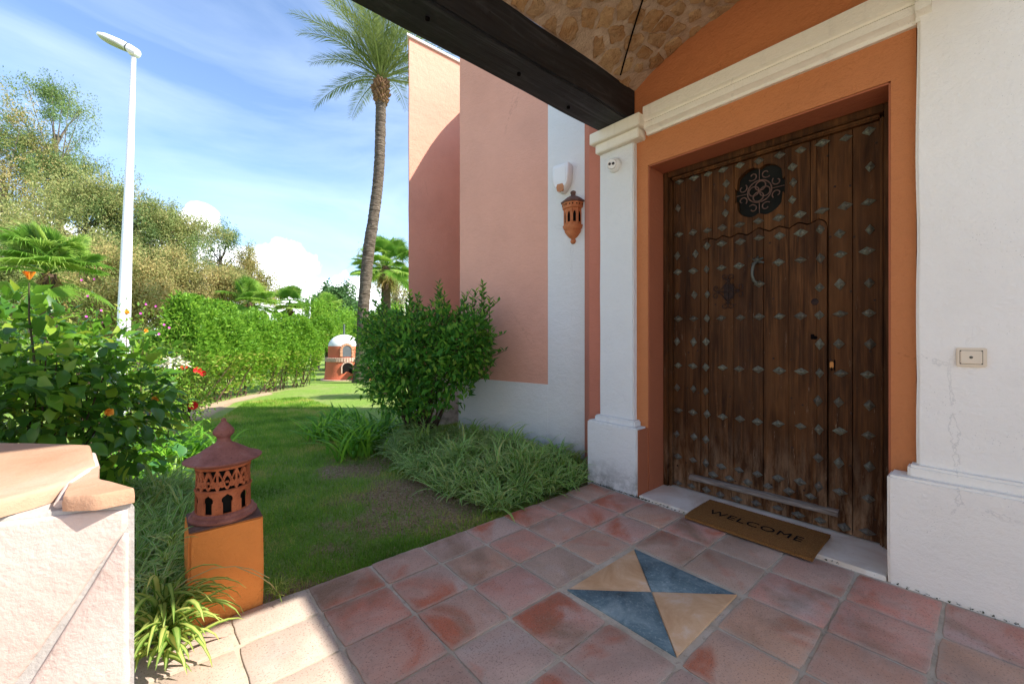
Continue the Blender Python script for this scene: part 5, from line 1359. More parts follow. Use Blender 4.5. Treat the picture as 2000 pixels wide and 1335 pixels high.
# soft fan of dry stalks on the near left corner of the big bed
# ------------------------------------------------------------------ plants at the paving edge
def spider_plant():
    base = Vector((.030, 2.11, .05)); root = tag(empty('spider_plant', base), 'sunlit yellow green spider plant arching over the paving at the foot of the pedestal', 'spider plant')
    r = random.Random(9)
    for (bx, by, n, l0, l1) in ((.020, 2.13, 60, .18, .36), (.028, 2.01, 44, .15, .28)):
        for k in range(n):
            a = 2 * PI * r.random()
            if r.random() < .6: a = R(r.uniform(-140, 10))
            V, F, e = blade_arrays(np.array([[bx + r.gauss(0, .022), by + r.gauss(0, .02), base.z + r.uniform(0, .13)]]), np.array([a]), np.array([r.uniform(l0, l1)]), np.array([r.uniform(.014, .026)]), np.array([R(r.uniform(25, 85))]), np.array([R(r.uniform(-100, -25))]), 8)
            link('leaf', mesh_np('leaf', V, F, {'rnd': np.full(len(V), r.random()), 'edge': e}, sm=True), M['spider2'], root)
    ru = [Vector((.02, 2.17, .20)), Vector((.10, 2.195, .235)), Vector((.19, 2.21, .245)), Vector((.27, 2.205, .225)), Vector((.36, 2.20, .15)), Vector((.41, 2.205, .09)), Vector((.435, 2.21, .045))]
    tubes('runner', [ru, [ru[3], Vector((.33, 2.18, .20)), Vector((.40, 2.19, .13))], [Vector((.10, 2.195, .235)), Vector((.17, 2.15, .20)), Vector((.20, 2.14, .17))]], [[.0022] * 7, [.0018] * 3, [.0014] * 3], M['stem_pale'], root)
    P = np.array([[.430, 2.21, .035]] * 16 + [[.455, 2.235, .04]] * 14 + [[.475, 2.225, .02]] * 8) + rng.normal(size=(38, 3)) * .006; n = len(P)
    blades('plantlet', P, rng.uniform(0, 2 * PI, n), rng.uniform(.04, .10, n), .006, np.radians(rng.uniform(20, 85, n)), np.radians(rng.uniform(-60, 20, n)), M['spider2'], root, 6)
    for (x, y, z) in ((.05, 2.20, .40), (.03, 2.22, .33), (-.005, 2.17, .27), (-.01, 2.14, .17)):
        n = 18; P = np.tile([x, y, z], (n, 1)) + rng.normal(size=(n, 3)) * .006
        blades('plantlet', P, rng.uniform(0, 2 * PI, n), rng.uniform(.05, .12, n), .009, np.radians(rng.uniform(20, 85, n)), np.radians(rng.uniform(-60, 20, n)), M['spider'], root, 6)
spider_plant()
for k, (px, py, n, L, lab) in enumerate([(262, 905, 60, .55, 'strap leaved lily clump nearest the sunlit wall corner'), (318, 880, 75, .55, 'broad sunlit strap leaved lily clump behind the lantern'), (375, 868, 60, .45, 'strap leaved lily clump leaning over the lawn edge behind the lantern lid')]):
    g = GD(px, py + 30); strap_clump('lily_clump', lab, 'lily clump', g, n, L, .034, M['strap'], 'lily clumps along the left bed', .13, (50, 88), (-60, 25))
for k, (px, py, n, L, lab) in enumerate([(640, 858, 60, .42, 'green strap leaved clump furthest out on the lawn, with pale lilac flowers'), (705, 885, 75, .50, 'large green strap leaved clump in front of the bushy shrub'), (752, 860, 60, .50, 'dark green strap leaved clump against the bushy shrub'), (668, 832, 45, .40, 'small strap leaved clump behind the others at the lawn edge')]):
    g = GD(px, py); strap_clump('lily_clump', lab, 'lily clump', g, int(n * 1.7), L * 1.1, .034, M['strap'], 'lily clumps in front of the shrub', .13, (45, 88), (-50, 25))
g = GD(318, 905); r0 = strap_clump('flowering_lily', 'lily plant with one round cream flower head on a tall stem in the left bed', 'lily', g, 22, .5, .03, M['strap'], None, .06)
hd = AT(341, 714, 3.9); umbel(r0, g, hd, .12, M['petal_white'], 110)
# bluish ivy-like leaves
P = []; 
for (px, py) in ((235, 880), (255, 905), (290, 890), (310, 880), (345, 905), (375, 875), (320, 925), (398, 885), (262, 930)):
    q = GD(px, py + 22)
    for _ in range(7): P.append((q.x + random.gauss(0, .12), q.y + random.gauss(0, .2), q.z + random.uniform(.12, .38)))
P = np.array(P); D = rng.normal(size=P.shape); D[:, 2] = -.2; root = tag(empty('ivy_plant', Vector(P.mean(0))), 'bluish green broad leaved creeper among the lilies behind the wall corner', 'creeper')
leaf_objects(root, leaf_mesh_set('leaf', M['ivy'], .85, 3), P, D, rng.uniform(.07, .12, len(P)))

# ------------------------------------------------------------------ shrubs
hibm = leaf_mesh_set('leaf', M['hib'], .56); shrm = leaf_mesh_set('leaf', M['shrub'], .44)
hc = AT(70, 700, 2.55); hb = Vector((hc.x, hc.y, -.05)); 
hib = bush('hibiscus_bush', 'large glossy hibiscus bush with apricot flowers behind the sunlit garden wall', 'hibiscus', hb,
     [((-.10, .05, .93), (.62, .60, .56), 3), ((.28, .10, .80), (.42, .45, .50), 2), ((-.25, .25, 1.22), (.50, .45, .40), 1.6), ((.05, .35, .45), (.62, .50, .45), 1.2), ((.18, .30, 1.08), (.35, .35, .32), .8), ((-.6, .3, 1.0), (.5, .5, .6), 1)],
     3400, .112, .56, M['hib'], 300, hibm, 34, .5, .6, droop=-.25, nstem_r=.007)
for (px, py, d, s, dv) in ((57, 546, 2.35, .042, (0, -.1, 1)), (246, 614, 2.9, .026, (.2, -.6, .5)), (282, 648, 3.0, .022, (.3, -.6, .3)), (203, 806, 2.4, .038, (.5, -.5, .1)), (300, 782, 2.9, .038, (.2, -.8, .3))):
    flower(hib, AT(px, py, d), dv, s, M['petal_yellow'], 5, 1.1)
a = AT(57, 552, 2.35); tubes('stems', [[a, a - Vector((0, 0, .2)), a - Vector((-.02, 0, .45))]], [[.004, .005, .006]], M['stem'], hib)
sb = Vector((2.38, 4.42, gz(2.4, 4.4)))
def lob(px, py, d, rpx, wgt, ry=1.0):
    q = AT(px, py, d) - sb; r_ = rpx * d / FPX; return ((q.x, q.y, q.z), (r_, r_, r_ * ry), wgt)
shrub = bush('bushy_shrub', 'tall glossy green bushy shrub with upright shoots against the pink garden wing', 'shrub', sb,
     [lob(832, 690, 4.6, 84, 2.6, .8), lob(765, 682, 4.95, 58, 1.5), lob(905, 690, 4.3, 56, 1.6), lob(928, 650, 4.25, 32, .6, 1.2), lob(868, 640, 4.6, 46, .7), lob(745, 648, 5.0, 44, .9), lob(805, 640, 4.8, 40, .6), lob(745, 728, 4.8, 46, .9), lob(872, 735, 4.3, 60, 1.0), lob(800, 748, 4.5, 60, 1.0), lob(770, 775, 4.6, 40, .5), lob(840, 785, 4.4, 34, .25)],
     8800, .086, .42, M['shrub'], 300, shrm, 46, .5, .62, nstem_r=.011, stem_mat='bark', droop=.05)
def shoots(root, specs, mat, L):
    paths, rads, P, D = [], [], [], []
    for (a, b) in specs:
        a, b = Vector(a), Vector(b); paths.append([a, a.lerp(b, .5) + Vector((random.uniform(-.02, .02), 0, 0)), b]); rads.append([.0045, .0035, .002]); n = int((b - a).length / .018)
        for k in range(n):
            t = k / n; p = a.lerp(b, t); az = k * 2.4; P.append(tuple(p)); D.append((math.cos(az), math.sin(az), .75 + t * .4))
    tubes('stems', paths, rads, M['stem'], root); leaves('foliage', np.array(P), np.array(D), L * np.linspace(1, .75, len(P)), .42, mat, root, 'stuff')
sp = []
for (px, y0, y1, d) in ((800, 620, 565, 4.75), (812, 610, 575, 4.8), (830, 640, 590, 4.6), (853, 640, 545, 4.7), (868, 640, 565, 4.7), (880, 640, 590, 4.6), (905, 640, 570, 4.5), (940, 640, 540, 4.35), (930, 620, 560, 4.4), (948, 650, 575, 4.3), (958, 680, 640, 4.3), (790, 640, 600, 4.9), (770, 640, 600, 5), (820, 600, 560, 4.75), (893, 640, 600, 4.5), (735, 660, 610, 5), (715, 660, 625, 5)):
    for j in range(2):
        dx = random.uniform(-8, 8); sp.append((AT(px + dx - 3, y0 + 25, d), AT(px + dx + random.uniform(-3, 6), y1 + random.uniform(0, 14) + j * 12, d)))
for _ in range(90):
    px, py, d = random.uniform(725, 950), random.uniform(600, 770), random.uniform(4.2, 4.6); a_ = AT(px, py, d + .15); sx = (px - 840) / 110
    sp.append((a_, a_ + Vector((math.cos(YAW) * sx * .16 + random.uniform(-.05, .05), -math.sin(YAW) * sx * .16 - random.uniform(.05, .16), random.uniform(.04, .24)))))
shoots(shrub, sp, M['shrub'], .078)
ol = GD(752, 775); bush('oleander_shrub', 'dark narrow leaved shrub rising behind the bushy shrub beside the tower', 'shrub', ol,
     [((0, 0, 1.0), (.55, .5, .75), 2), ((-.25, .1, .8), (.40, .4, .6), 1), ((.3, .1, 1.3), (.4, .4, .5), 1)], 4200, .13, .17, M['olean'], 0, None, 18, .5, .6)
yb = GD(362, 822); yel = bush('lime_green_shrub', 'bright lime green shrub with small red flowers between the hibiscus and the clipped hedge', 'shrub', yb,
     [((0, 0, .55), (.48, .5, .5), 2), ((-.35, .15, .75), (.5, .5, .55), 2), ((-.1, .2, 1.0), (.4, .4, .35), 1)], 5200, .06, .5, M['yellowbush'], 0, None, 20, .5, .6)
for (px, py, s) in ((358, 717, .035), (386, 723, .05), (397, 729, .04), (378, 792, .06), (363, 716, .025)): flower(yel, AT(px, py, 5.3), (-.2, -1, .2), s, M['petal_red'], 6, .35)
fb = AT(235, 700, 4.4); fb.z = gz(fb.x, fb.y); pk = bush('pink_flowered_shrub', 'loose shrub dotted with magenta flowers behind the hibiscus', 'shrub', fb,
     [((0, 0, 1.0), (.7, .6, .75), 2), ((-.5, .2, 1.1), (.6, .5, .7), 1), ((.35, 0, .7), (.45, .5, .6), 1)], 4600, .05, .45, M['hedge'], 0, None, 26, .5, .8)
for (px, py) in ((172, 578), (197, 606), (284, 594), (305, 598), (275, 612), (320, 634), (330, 640), (310, 652), (168, 618), (200, 628), (160, 547), (185, 545)): flower(pk, AT(px, py, 3.9), (random.uniform(-1, 1), -1, .3), .012, M['petal_pink'], 5, .4)

# ------------------------------------------------------------------ clipped hedge
def build_hedge():
    pts = [GD(*p) for p in [(392, 800), (430, 790), (500, 774), (570, 762), (632, 752)]]; root = tag(empty('hedge', pts[2]), 'long leafy bright green hedge along the left side of the lawn', 'hedge')
    n = 60000; t = rng.random(n) * (len(pts) - 1); i = np.minimum(t.astype(int), len(pts) - 2); f = (t - i)[:, None]; A = np.array([p[:] for p in pts]); B = A[i] * (1 - f) + A[i + 1] * f
    dirv = unit(A[i + 1] - A[i]); side = np.stack([-dirv[:, 1], dirv[:, 0], 0 * t], 1)         # away from the lawn
    a = rng.uniform(0, PI, n); s = t / (len(pts) - 1); endf = np.clip(np.minimum(s / .10 + .45, (1 - s) / .07 + .5), 0, 1) ** .5
    hgt = (2.10 - .12 * s) * endf; wid = .62
    lump = np.array([1 + .30 * mn.noise(Vector((x * 1.5, y * 1.5, q * 1.6))) + .24 * mn.noise(Vector((x * 4, y * 4, q * 3))) for x, y, q in zip(B[:, 0], B[:, 1], a)])
    rad = (1 - .38 * rng.random(n) ** 1.8) * lump; zz = np.sin(a) ** .55 * hgt * np.clip(rad, 0, 1.13); und = np.clip((zz - .1) / .9, .35, 1)
    off = -np.cos(a) * wid * rad * und + .55
    P = B + side * off[:, None]; P[:, 2] = B[:, 2] + zz + .05
    thin = (zz < .7) & (rng.random(n) < .38 * (1 - zz / .7) + .05); P, zz, side_, a_ = P[~thin], zz[~thin], side[~thin], a[~thin]
    D = -side_ * np.cos(a_)[:, None] + np.array([0, 0, .5]) + rng.normal(size=P.shape) * .7; rn = np.clip(rng.random(len(P)) * .8 + np.where(zz < 1.1, .38 * rng.random(len(P)), 0), 0, 1)
    leaves_small('foliage', P, D, rng.uniform(.06, .13, len(P)), .36, M['hedge'], root, 'stuff', rn)
    paths, rads = [], []
    for k in range(90):
        q = random.random() * (len(pts) - 1); i = min(int(q), len(pts) - 2); p = pts[i].lerp(pts[i + 1], q - i); dv = (pts[i + 1] - pts[i]).normalized(); sd = Vector((-dv.y, dv.x, 0))
        b = p + sd * random.uniform(.35, .75); tp = b + sd * random.uniform(-.55, .3) + dv * random.uniform(-.5, .5) + Vector((0, 0, random.uniform(.7, 1.5))); m = b.lerp(tp, .5) + Vector((random.uniform(-.1, .1), random.uniform(-.1, .1), 0)); paths.append([b, m, tp]); w = random.uniform(.008, .022); rads.append([w, w * .7, w * .3])
    tubes('stems', paths, rads, M['bark'], root, 5)
    # new shoots standing above the top
build_hedge()

# ------------------------------------------------------------------ trees
T = tree
T('broad tan and olive eucalyptus at the far left edge', 5, 165, 600, 95, 22, M['euc_b'], 34000, seed=1, clumps_=80)
T('tallest grey green eucalyptus with a narrow leaning top', 108, 150, 430, 66, 24, M['euc_g'], 24000, seed=2, clumps_=52, trunk_px=120)
T('spreading olive eucalyptus just left of the white street lamp', 165, 290, 600, 88, 21, M['euc_a'], 34000, seed=3, clumps_=80)
T('bushy olive eucalyptus behind the white street lamp', 268, 345, 610, 78, 22, M['euc_g'], 28000, seed=4, clumps_=72)
T('eucalyptus whose branches reach right over the small cloud', 335, 372, 560, 70, 23, M['euc_a'], 22000, seed=5, clumps_=60, spread=.14)
T('sparse grey green eucalyptus behind the left fan palm of the pair', 432, 440, 590, 46, 27, M['euc_g'], 9000, seed=6, clumps_=40, spread=.15)
T('tan flowering eucalyptus furthest right in the row', 490, 478, 610, 52, 28, M['euc_b'], 14000, seed=7, clumps_=46)
T('low pinkish tan tree above the lime green shrub', 330, 500, 660, 95, 19, M['euc_b'], 26000, seed=8, clumps_=70)
T('low tan tree filling the gap behind the hedge', 430, 520, 650, 85, 20, M['euc_b'], 22000, seed=9, clumps_=60)
T('low olive tree behind the left fan palm', 90, 420, 680, 120, 18, M['euc_a'], 30000, seed=10, clumps_=80)
T('low grey green tree at the foot of the white street lamp', 230, 480, 680, 80, 17, M['euc_b'], 24000, seed=14, clumps_=60)
T('loose tan green tree beside the tower, behind the date palm', 775, 435, 640, 38, 30, M['euc_b'], 13000, seed=11, clumps_=50, group=None)
T('dark green round crowned pine beyond the hedge', 652, 552, 670, 50, 42, M['pine'], 16000, L=.34, wr=.4, seed=12, clumps_=70, spread=.2, name='pine_tree', group=None)
T('pale green leafy tree behind the oven chimney', 668, 600, 690, 46, 24, M['hedge'], 16000, L=.13, seed=13, clumps_=50, spread=.2, name='broadleaf_tree', group='small trees behind the oven')
T('green leafy tree at the right end of the hedge', 618, 585, 680, 34, 22, M['hedge'], 12000, L=.13, seed=15, clumps_=40, spread=.2, name='broadleaf_tree', group='small trees behind the oven')
T('green leafy tree between date palm and dark shrub', 745, 590, 700, 40, 22, M['hedge'], 12000, L=.13, seed=16, clumps_=40, spread=.2, name='broadleaf_tree', group='small trees behind the oven')
fan_palm('large fan palm behind the hibiscus at the far left', 95, 535, 8.5, .66, 2.5, M['fan'], 34, seed=1, group='fan palms')
fan_palm('left of the two fan palms rising over the hedge', 487, 590, 19, .80, 3, M['fan'], 24, seed=2, group='fan palms')
fan_palm('right of the two fan palms rising over the hedge', 566, 597, 22, .75, 3, M['fan'], 24, seed=3, group='fan palms')
fan_palm('fan palm with hanging pale fronds behind the date palm trunk', 754, 520, 19, 1.0, 3, M['fan'], 28, seed=4, group='fan palms', trunk_r=.22)
fan_palm('small fan palm at the right end of the hedge', 640, 605, 24, .7, 3, M['fan'], 20, seed=5, group='fan palms')
def far_wood():
    n = 26000; px = rng.uniform(-700, 1000, n); d = rng.uniform(48, 62, n); P = []
    for a, b in zip(px, d):
        h = 3.4 + 1.6 * mn.noise(Vector((a / 60, 0, 0))) + 1.2 * mn.noise(Vector((a / 20, 3, 0))); q = AT(a, 657, b); P.append((q.x, q.y, gz(q.x, q.y) + random.random() ** .6 * (h + 1.6)))
    P = np.array(P); o = leaves_small('far_wood', P, rng.normal(size=P.shape), rng.uniform(.35, .7, n), .5, M['euc_g'], None, 'stuff'); tag(o, 'distant belt of trees closing the horizon', 'wood')
far_wood()
def date_palm():
    g = GD(704, 747); d = g.x * math.sin(YAW) + g.y * math.cos(YAW); root = tag(empty('date_palm', g), 'tall date palm with a slender ringed trunk and feathery crown beside the tower', 'palm tree')
    pth = [(704, 752, 19), (704, 735, 15.5), (706, 700, 12.8), (708, 650, 11.8), (710, 600, 11.8), (715, 540, 12.2), (721, 480, 12), (729, 430, 11.5), (737, 370, 11), (741, 320, 11), (743, 260, 10.8), (744, 200, 10.6), (744, 175, 11)]
    P = [AT(a, b, d) for a, b, _ in pth]; Rr = [r_ * .90 * d / FPX for _, _, r_ in pth]; bm = bmesh.new(); rings = []; N_ = 300; seg = 22
    for k in range(N_ + 1):
        t = k / N_ * (len(P) - 1); i = min(int(t), len(P) - 2); p = P[i].lerp(P[i + 1], t - i); r_ = Rr[i] + (Rr[i + 1] - Rr[i]) * (t - i)
        row = []
        for j in range(seg):
            a = 2 * PI * j / seg; ph = (p.z * 15.5 + .5 * math.sin(a * 2 + p.z * 3) + (j % 2) * .25 + mn.noise(Vector((j * .8, p.z * 3, 0))) * 1.0) % 1.0; s = 1 + .10 * (ph - .5) + .10 * mn.noise(Vector((math.cos(a) * 3, math.sin(a) * 3, p.z * 12)))
            row.append(bm.verts.new(p + Vector((math.cos(a) * r_ * s, math.sin(a) * r_ * s, 0))))
        rings.append(row)
    for A, B in zip(rings[:-1], rings[1:]):
        for j in range(seg): bm.faces.new((A[j], A[(j + 1) % seg], B[(j + 1) % seg], B[j]))
    tk = NT('palm_trunk_bark'); w = tk.coord('World'); zz = tk.noise(tk.coord('World', (2.2, 2.2, 13)), 2.2, 5, .65, .6)
    c = tk.ramp(zz, [(.32, (.035, .027, .021)), (.5, (.125, .095, .073)), (.7, (.25, .20, .16))]); tk.fin(c, .95, tk.bump(zz, .9, .05), .05); M['palmbark'] = tk.m
    link('trunk', bm_done(bm, 'trunk', True), M['palmbark'], root)
    top = P[-1]; bm = bmesh.new()
    for k in range(90):      # cut leaf bases below the crown
        a = k * 2.4; h = k / 90 * .82 - .50; c0 = top + Vector((math.cos(a) * .15, math.sin(a) * .15, h)); rr = (.08 + .13 * math.sin((h + .50) / .82 * PI)) * random.uniform(.6, 1.35); o = Vector((math.cos(a), math.sin(a), .8)).normalized()
        tube(bm, [c0, c0 + o * rr * .7, c0 + o * rr], [.06, .055, .030], 6)
    link('leaf_bases', bm_done(bm, 'leaf_bases'), mk_plain('cut_leaf_base', (.20, .115, .065), .9, .1, bump=.5, var=.5, vs=8), root)
    r = random.Random(17); ctr = top + Vector((0, 0, .35)); k_ = d / 14.5
    for k in range(46):
        az = k * 2.39996 if k < 43 else (YAW * -1 + PI * .93, YAW * -1 + PI * .05, PI * .5)[k - 43]; el0 = R(88 - 66 * (k / 46) ** 1.0) if k < 43 else R((8, 2, 12)[k - 43]); Lf = (3.15 + r.uniform(-.4, .35)) * k_ * (1.0 if k > 8 else .8); n = 18; cur = ctr.copy(); pts = [cur.copy()]; el = el0; curl = R(r.uniform(40, 72))
        for j in range(n):
            el = el0 - curl * (j / n) ** 1.4; cur = cur + Vector((math.cos(az) * math.cos(el), math.sin(az) * math.cos(el), math.sin(el))) * Lf / n; pts.append(cur.copy())
        Pn, Dn, Ln = [], [], []
        for j in range(64):
            t = .12 + .88 * j / 63; q = t * n; i = min(int(q), n - 1); p = pts[i].lerp(pts[i + 1], q - i); fw = (pts[i + 1] - pts[i]).normalized(); sd = fw.cross(Vector((0, 0, 1))); sd = sd.normalized() if sd.length > .05 else Vector((-math.sin(az), math.cos(az), 0)); up = sd.cross(fw)
            for sg in (-1, 1):
                Dn.append(tuple(fw * .85 + sd * sg * .75 + up * (.28 + r.gauss(0, .12)) + Vector((0, 0, -.12)))); Pn.append(tuple(p)); Ln.append((.52 * math.sin(PI * (.12 + .80 * t)) + .08) * k_ * r.uniform(.85, 1.1))
        Pn, Dn, Ln = np.array(Pn), np.array(Dn), np.array(Ln); V, F = leaf_arrays(Pn, Dn, Ln, .046, .1, .10, up=np.tile([0, 0, 1.0], (len(Pn), 1)))
        bm = bmesh.new(); tube(bm, pts, [.028 * (1 - j / n) + .006 for j in range(n + 1)], 4, False); V2 = np.array([v.co[:] for v in bm.verts]); bm.verts.index_update(); F2 = np.array([[v.index for v in f.verts] for f in bm.faces]); bm.free()
        F4 = np.concatenate([np.concatenate([F, F[:, -1:]], 1)[:, :3], ]); 
        me = bpy.data.meshes.new('frond'); me.from_pydata([tuple(v) for v in np.concatenate([V, V2])], [], [tuple(int(x) for x in f) for f in F] + [tuple(int(x) + len(V) for x in f) for f in F2])
        at = me.attributes.new('rnd', 'FLOAT', 'POINT'); base = r.random() * .6; at.data.foreach_set('value', np.concatenate([np.repeat(base + .4 * rng.random(len(Pn)), 5), np.full(len(V2), .95)]).astype(np.float32)); link('frond', me, M['date'], root)
date_palm()

# ------------------------------------------------------------------ oven
def build_oven():
    g = GD(676, 744); d = g.x * math.sin(YAW) + g.y * math.cos(YAW); k = d / FPX; root = tag(empty('garden_oven', g), 'round red garden oven with white dome and metal flue at the lawn end', 'oven')
    c = AT(672, 744, d + .75); c.z = g.z; toc = Vector((-c.x, -c.y, 0)).normalized(); ang = math.atan2(toc.y, toc.x)
    def Z(py): return CAM_H - (py - HORIZ) * k - g.z
    def ring(name, prof, mat, seg=48):
        bm = bmesh.new(); lathe(bm, prof, (0, 0, 0), seg); me = bm_done(bm, name); smooth(me, 40); return link(name, me, mat, root, loc=c)
    rb, ru = 36 * k, 31 * k
    ring('slab', [(rb * 1.22, -.1), (rb * 1.22, .035), (.001, .036)], M['brick_pale'])
    ring('lower_drum', [(rb * 1.05, .03), (rb * 1.03, .10), (rb * .98, .35), (rb * .95, Z(707))], M['oven_red'])
    for q in range(44):
        a = 2 * PI * q / 44; bm = bmesh.new(); bm_box(bm, rb * .86, rb * .99, -.038, .038, Z(707), Z(699), .004); bmesh.ops.rotate(bm, verts=bm.verts, cent=(0, 0, 0), matrix=Matrix.Rotation(a, 3, 'Z')); link('brick', bm_done(bm, 'brick'), M['brick_pale'], root, loc=c)
    ring('ledge', [(rb * .90, Z(699) - .03), (rb * .90, Z(699) - .002), (.001, Z(699) - .001)], M['brick_pale'])
    ring('upper_drum', [(ru * .98, Z(700)), (ru * .97, Z(676)), (ru * .80, Z(676) + .01)], M['oven_red'])
    zt = Z(653); zb = Z(677); ring('dome', [(ru * .96, zb)] + [(ru * .96 * math.cos(t), zb + (zt - zb) * math.sin(t)) for t in np.linspace(.1, PI / 2 - .01, 10)] + [(.001, zt)], M['lime'])
    bm = bmesh.new(); lathe(bm, [(3.6 * k / 2, zt - .05), (3.6 * k / 2, Z(632)), (.001, Z(632))], (0, 0, 0), 12); link('flue', bm_done(bm, 'flue', True), M['grey_metal'], root, loc=c + toc * .05)
    # openings: a fan of voussoirs round a recessed arch
    sd = Vector((-toc.y, toc.x, 0)); dirf = (toc + sd * .18).normalized(); sdf = Vector((-dirf.y, dirf.x, 0))
    def opening(z0, w, h, r_, mat, nb, bmat, bw):
        o = c + dirf * (r_); bm = bmesh.new(); P = [(-w, z0), (w, z0)] + [(w * math.cos(t), z0 + h - w + w * math.sin(t)) for t in np.linspace(0, PI, 13)]
        prism(bm, P, 'y', -.10, .035)
        me = bm_done(bm, 'opening'); me.transform(Matrix(((sdf.x, dirf.x, 0, 0), (sdf.y, dirf.y, 0, 0), (0, 0, 1, 0), (0, 0, 0, 1)))); link('opening', me, M[mat], root, loc=o)
        for q in range(nb):
            t = PI * (q + .5) / nb; bm = bmesh.new(); bm_box(bm, w * 1.02, w * 1.02 + bw, -.06, .055, -w * PI / nb / 2 * .95, w * PI / nb / 2 * 1.15, .004)
            me = bm_done(bm, 'brick'); me.transform(Matrix(((sdf.x, dirf.x, 0, 0), (sdf.y, dirf.y, 0, 0), (0, 0, 1, 0), (0, 0, 0, 1))) @ Matrix.Translation((0, 0, z0 + h - w)) @ Matrix.Rotation(-t, 4, 'Y')); link('brick', me, M[bmat], root, loc=o)
        nside = max(1, int((h - w) / .11))
        for q in range(nside):
            for sg in (-1, 1):
                bm = bmesh.new(); hh = (h - w) / nside; xa, xb = sorted((sg * w * 1.02, sg * (w * 1.02 + bw))); bm_box(bm, xa, xb, -.06, .055, z0 + hh * q + .006, z0 + hh * (q + 1) - .004, .004); me = bm_done(bm, 'brick'); me.transform(Matrix(((sdf.x, dirf.x, 0, 0), (sdf.y, dirf.y, 0, 0), (0, 0, 1, 0), (0, 0, 0, 1)))); link('brick', me, M[bmat], root, loc=o)
    opening(Z(697), 8.2 * k, (697 - 675) * k, ru * .94, 'glassgrey', 9, 'brick', 4.5 * k)
    opening(Z(730), 9.5 * k, (730 - 709) * k, rb * .93, 'soot', 9, 'brick_pale', 2.2 * k)
    # worktop wing to the right of the trunk
    q = AT(726, 744, d + .5); q.z = g.z; L = 26 * k
    tr = tag(empty('barbecue_counter', q), 'low red plastered barbecue counter with pale worktop right of the palm trunk', 'counter')
    bm = bmesh.new(); bm_box(bm, -L, L, -.35, .35, -.1, Z(711), .01); bmesh.ops.rotate(bm, verts=bm.verts, cent=(0, 0, 0), matrix=Matrix.Rotation(ang + PI / 2, 3, 'Z')); link('counter_base', bm_done(bm, 'counter_base', True), M['oven_red'], tr, loc=q)
    bm = bmesh.new(); bm_box(bm, -L * 1.08, L * 1.08, -.42, .42, Z(711) + .002, Z(706), .01); bmesh.ops.rotate(bm, verts=bm.verts, cent=(0, 0, 0), matrix=Matrix.Rotation(ang + PI / 2, 3, 'Z')); link('worktop', bm_done(bm, 'worktop', True), M['lime'], tr, loc=q)
build_oven()

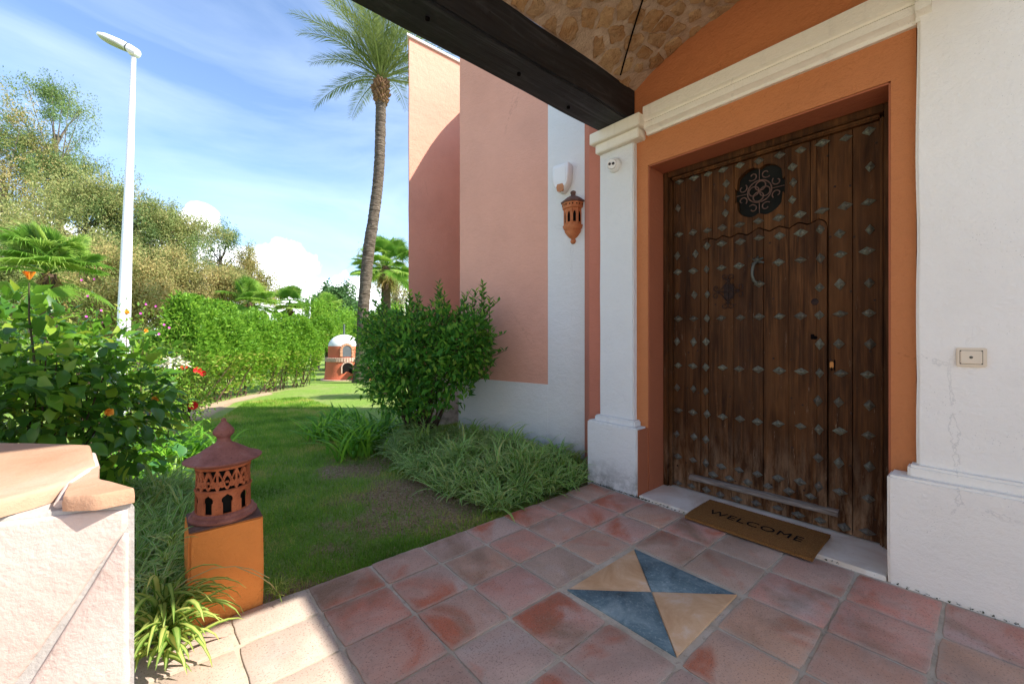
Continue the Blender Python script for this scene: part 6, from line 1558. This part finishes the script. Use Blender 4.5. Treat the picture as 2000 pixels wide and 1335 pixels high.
# ------------------------------------------------------------------ street lamps
def street_lamp(label, pts, widths, d, head, group):
    P = [AT(a, b, d) for a, b in pts]; base = P[0].copy(); base.z = gz(base.x, base.y) - .1; P = [base] + P[1:]; k = d / FPX; root = tag(empty('street_lamp', base), label, 'street lamp', group)
    tubes('pole', [P], [[w * k / 2 for w in widths]], M['paint_white'], root, 20)
    (x0, y0), (x1, y1) = head; a, b = AT(x1, y1, d), AT(x0, y0, d * .985); ax = (b - a); Lh = ax.length; ax.normalize(); sd = ax.cross(Vector((0, 0, 1))).normalized(); up = sd.cross(ax)
    m = Matrix(((ax.x, sd.x, up.x, a.x), (ax.y, sd.y, up.y, a.y), (ax.z, sd.z, up.z, a.z), (0, 0, 0, 1)))
    def loft(name, secs, mat, half=None):
        bm = bmesh.new(); rows = []
        for t, w, zt, zb in secs:
            n = 16; rows.append([bm.verts.new((t * Lh, w * math.cos(2 * PI * j / n), (zt if math.sin(2 * PI * j / n) > 0 else zb) * abs(math.sin(2 * PI * j / n)) ** .7)) for j in range(n)])
        for A, B in zip(rows[:-1], rows[1:]):
            for j in range(len(A)): bm.faces.new((A[j], A[(j + 1) % len(A)], B[(j + 1) % len(A)], B[j]))
        bm.faces.new(rows[0]); bm.faces.new(rows[-1][::-1]); me = bm_done(bm, name); me.transform(m); me.flip_normals() if m.determinant() < 0 else None; smooth(me, 35); return link(name, me, mat, root)
    s = Lh
    loft('lamp_head', [(-.10, .09 * s, .07 * s, -.07 * s), (-.07, .13 * s, .12 * s, -.12 * s), (.10, .15 * s, .15 * s, -.13 * s), (.19, .16 * s, .16 * s, -.07 * s), (.45, .21 * s, .16 * s, -.045 * s), (.75, .215 * s, .14 * s, -.04 * s), (.93, .17 * s, .09 * s, -.03 * s), (1.0, .09 * s, .03 * s, -.01 * s)], M['paint_white'])
    loft('lens', [(.22, .12 * s, -.01 * s, -.08 * s), (.45, .18 * s, -.01 * s, -.085 * s), (.75, .185 * s, -.01 * s, -.08 * s), (.92, .13 * s, -.005 * s, -.055 * s)], M['lens_grey'])
    loft('clip', [(.165, .165 * s, .168 * s, -.09 * s), (.195, .168 * s, .168 * s, -.085 * s)], M['grey_metal'])
street_lamp('tall white street lamp with a flat luminaire standing behind the bushes', [(238, 700), (243, 600), (253, 330), (261, 112)], [21, 20, 12.5, 7.5], 8.0, ((192, 70), (264, 103)), 'street lamps')
street_lamp('small distant street lamp above the right end of the hedge', [(605, 660), (605, 600), (605, 553)], [4, 3.5, 2.6], 34, ((593, 549), (605, 552)), 'street lamps')
# moss and crumbs in the crack at the foot of the walls
cr = [(2.832 + random.uniform(-.006, .004), y, .002) for y in np.arange(1.70, 2.30, .012)] + [(2.832, y, .002) for y in np.arange(1.30, 1.70, .03)] + [(2.834, .600, .006), (2.834, .575, .006), (2.834, .55, .005)] + [(2.833, y, .0) for y in np.arange(-.15, .34, .035)]
ms = clumps('moss', cr, M['moss'], .007, 8); tag(ms, 'moss and crumbs in the crack along the foot of the entrance wall', 'moss', kind='stuff')

# crumbs, pebbles and dead leaves on the bare soil
N_ = 5200; PP = []
while len(PP) < N_:
    x, y = random.uniform(.5, 2.5), 2.26 + 2.6 * random.random()
    if random.random() < in_soil(x, y): PP.append((x, y, gz(x, y) + .004))
PP = np.array(PP); DD = rng.normal(size=PP.shape); DD[:, 2] *= .35
o = leaves_small('leaf_litter', PP, DD, rng.uniform(.004, .016, N_), .7, M['litter'], None); tag(o, 'crumbs and dry bits scattered on the bare soil', 'litter', kind='stuff')
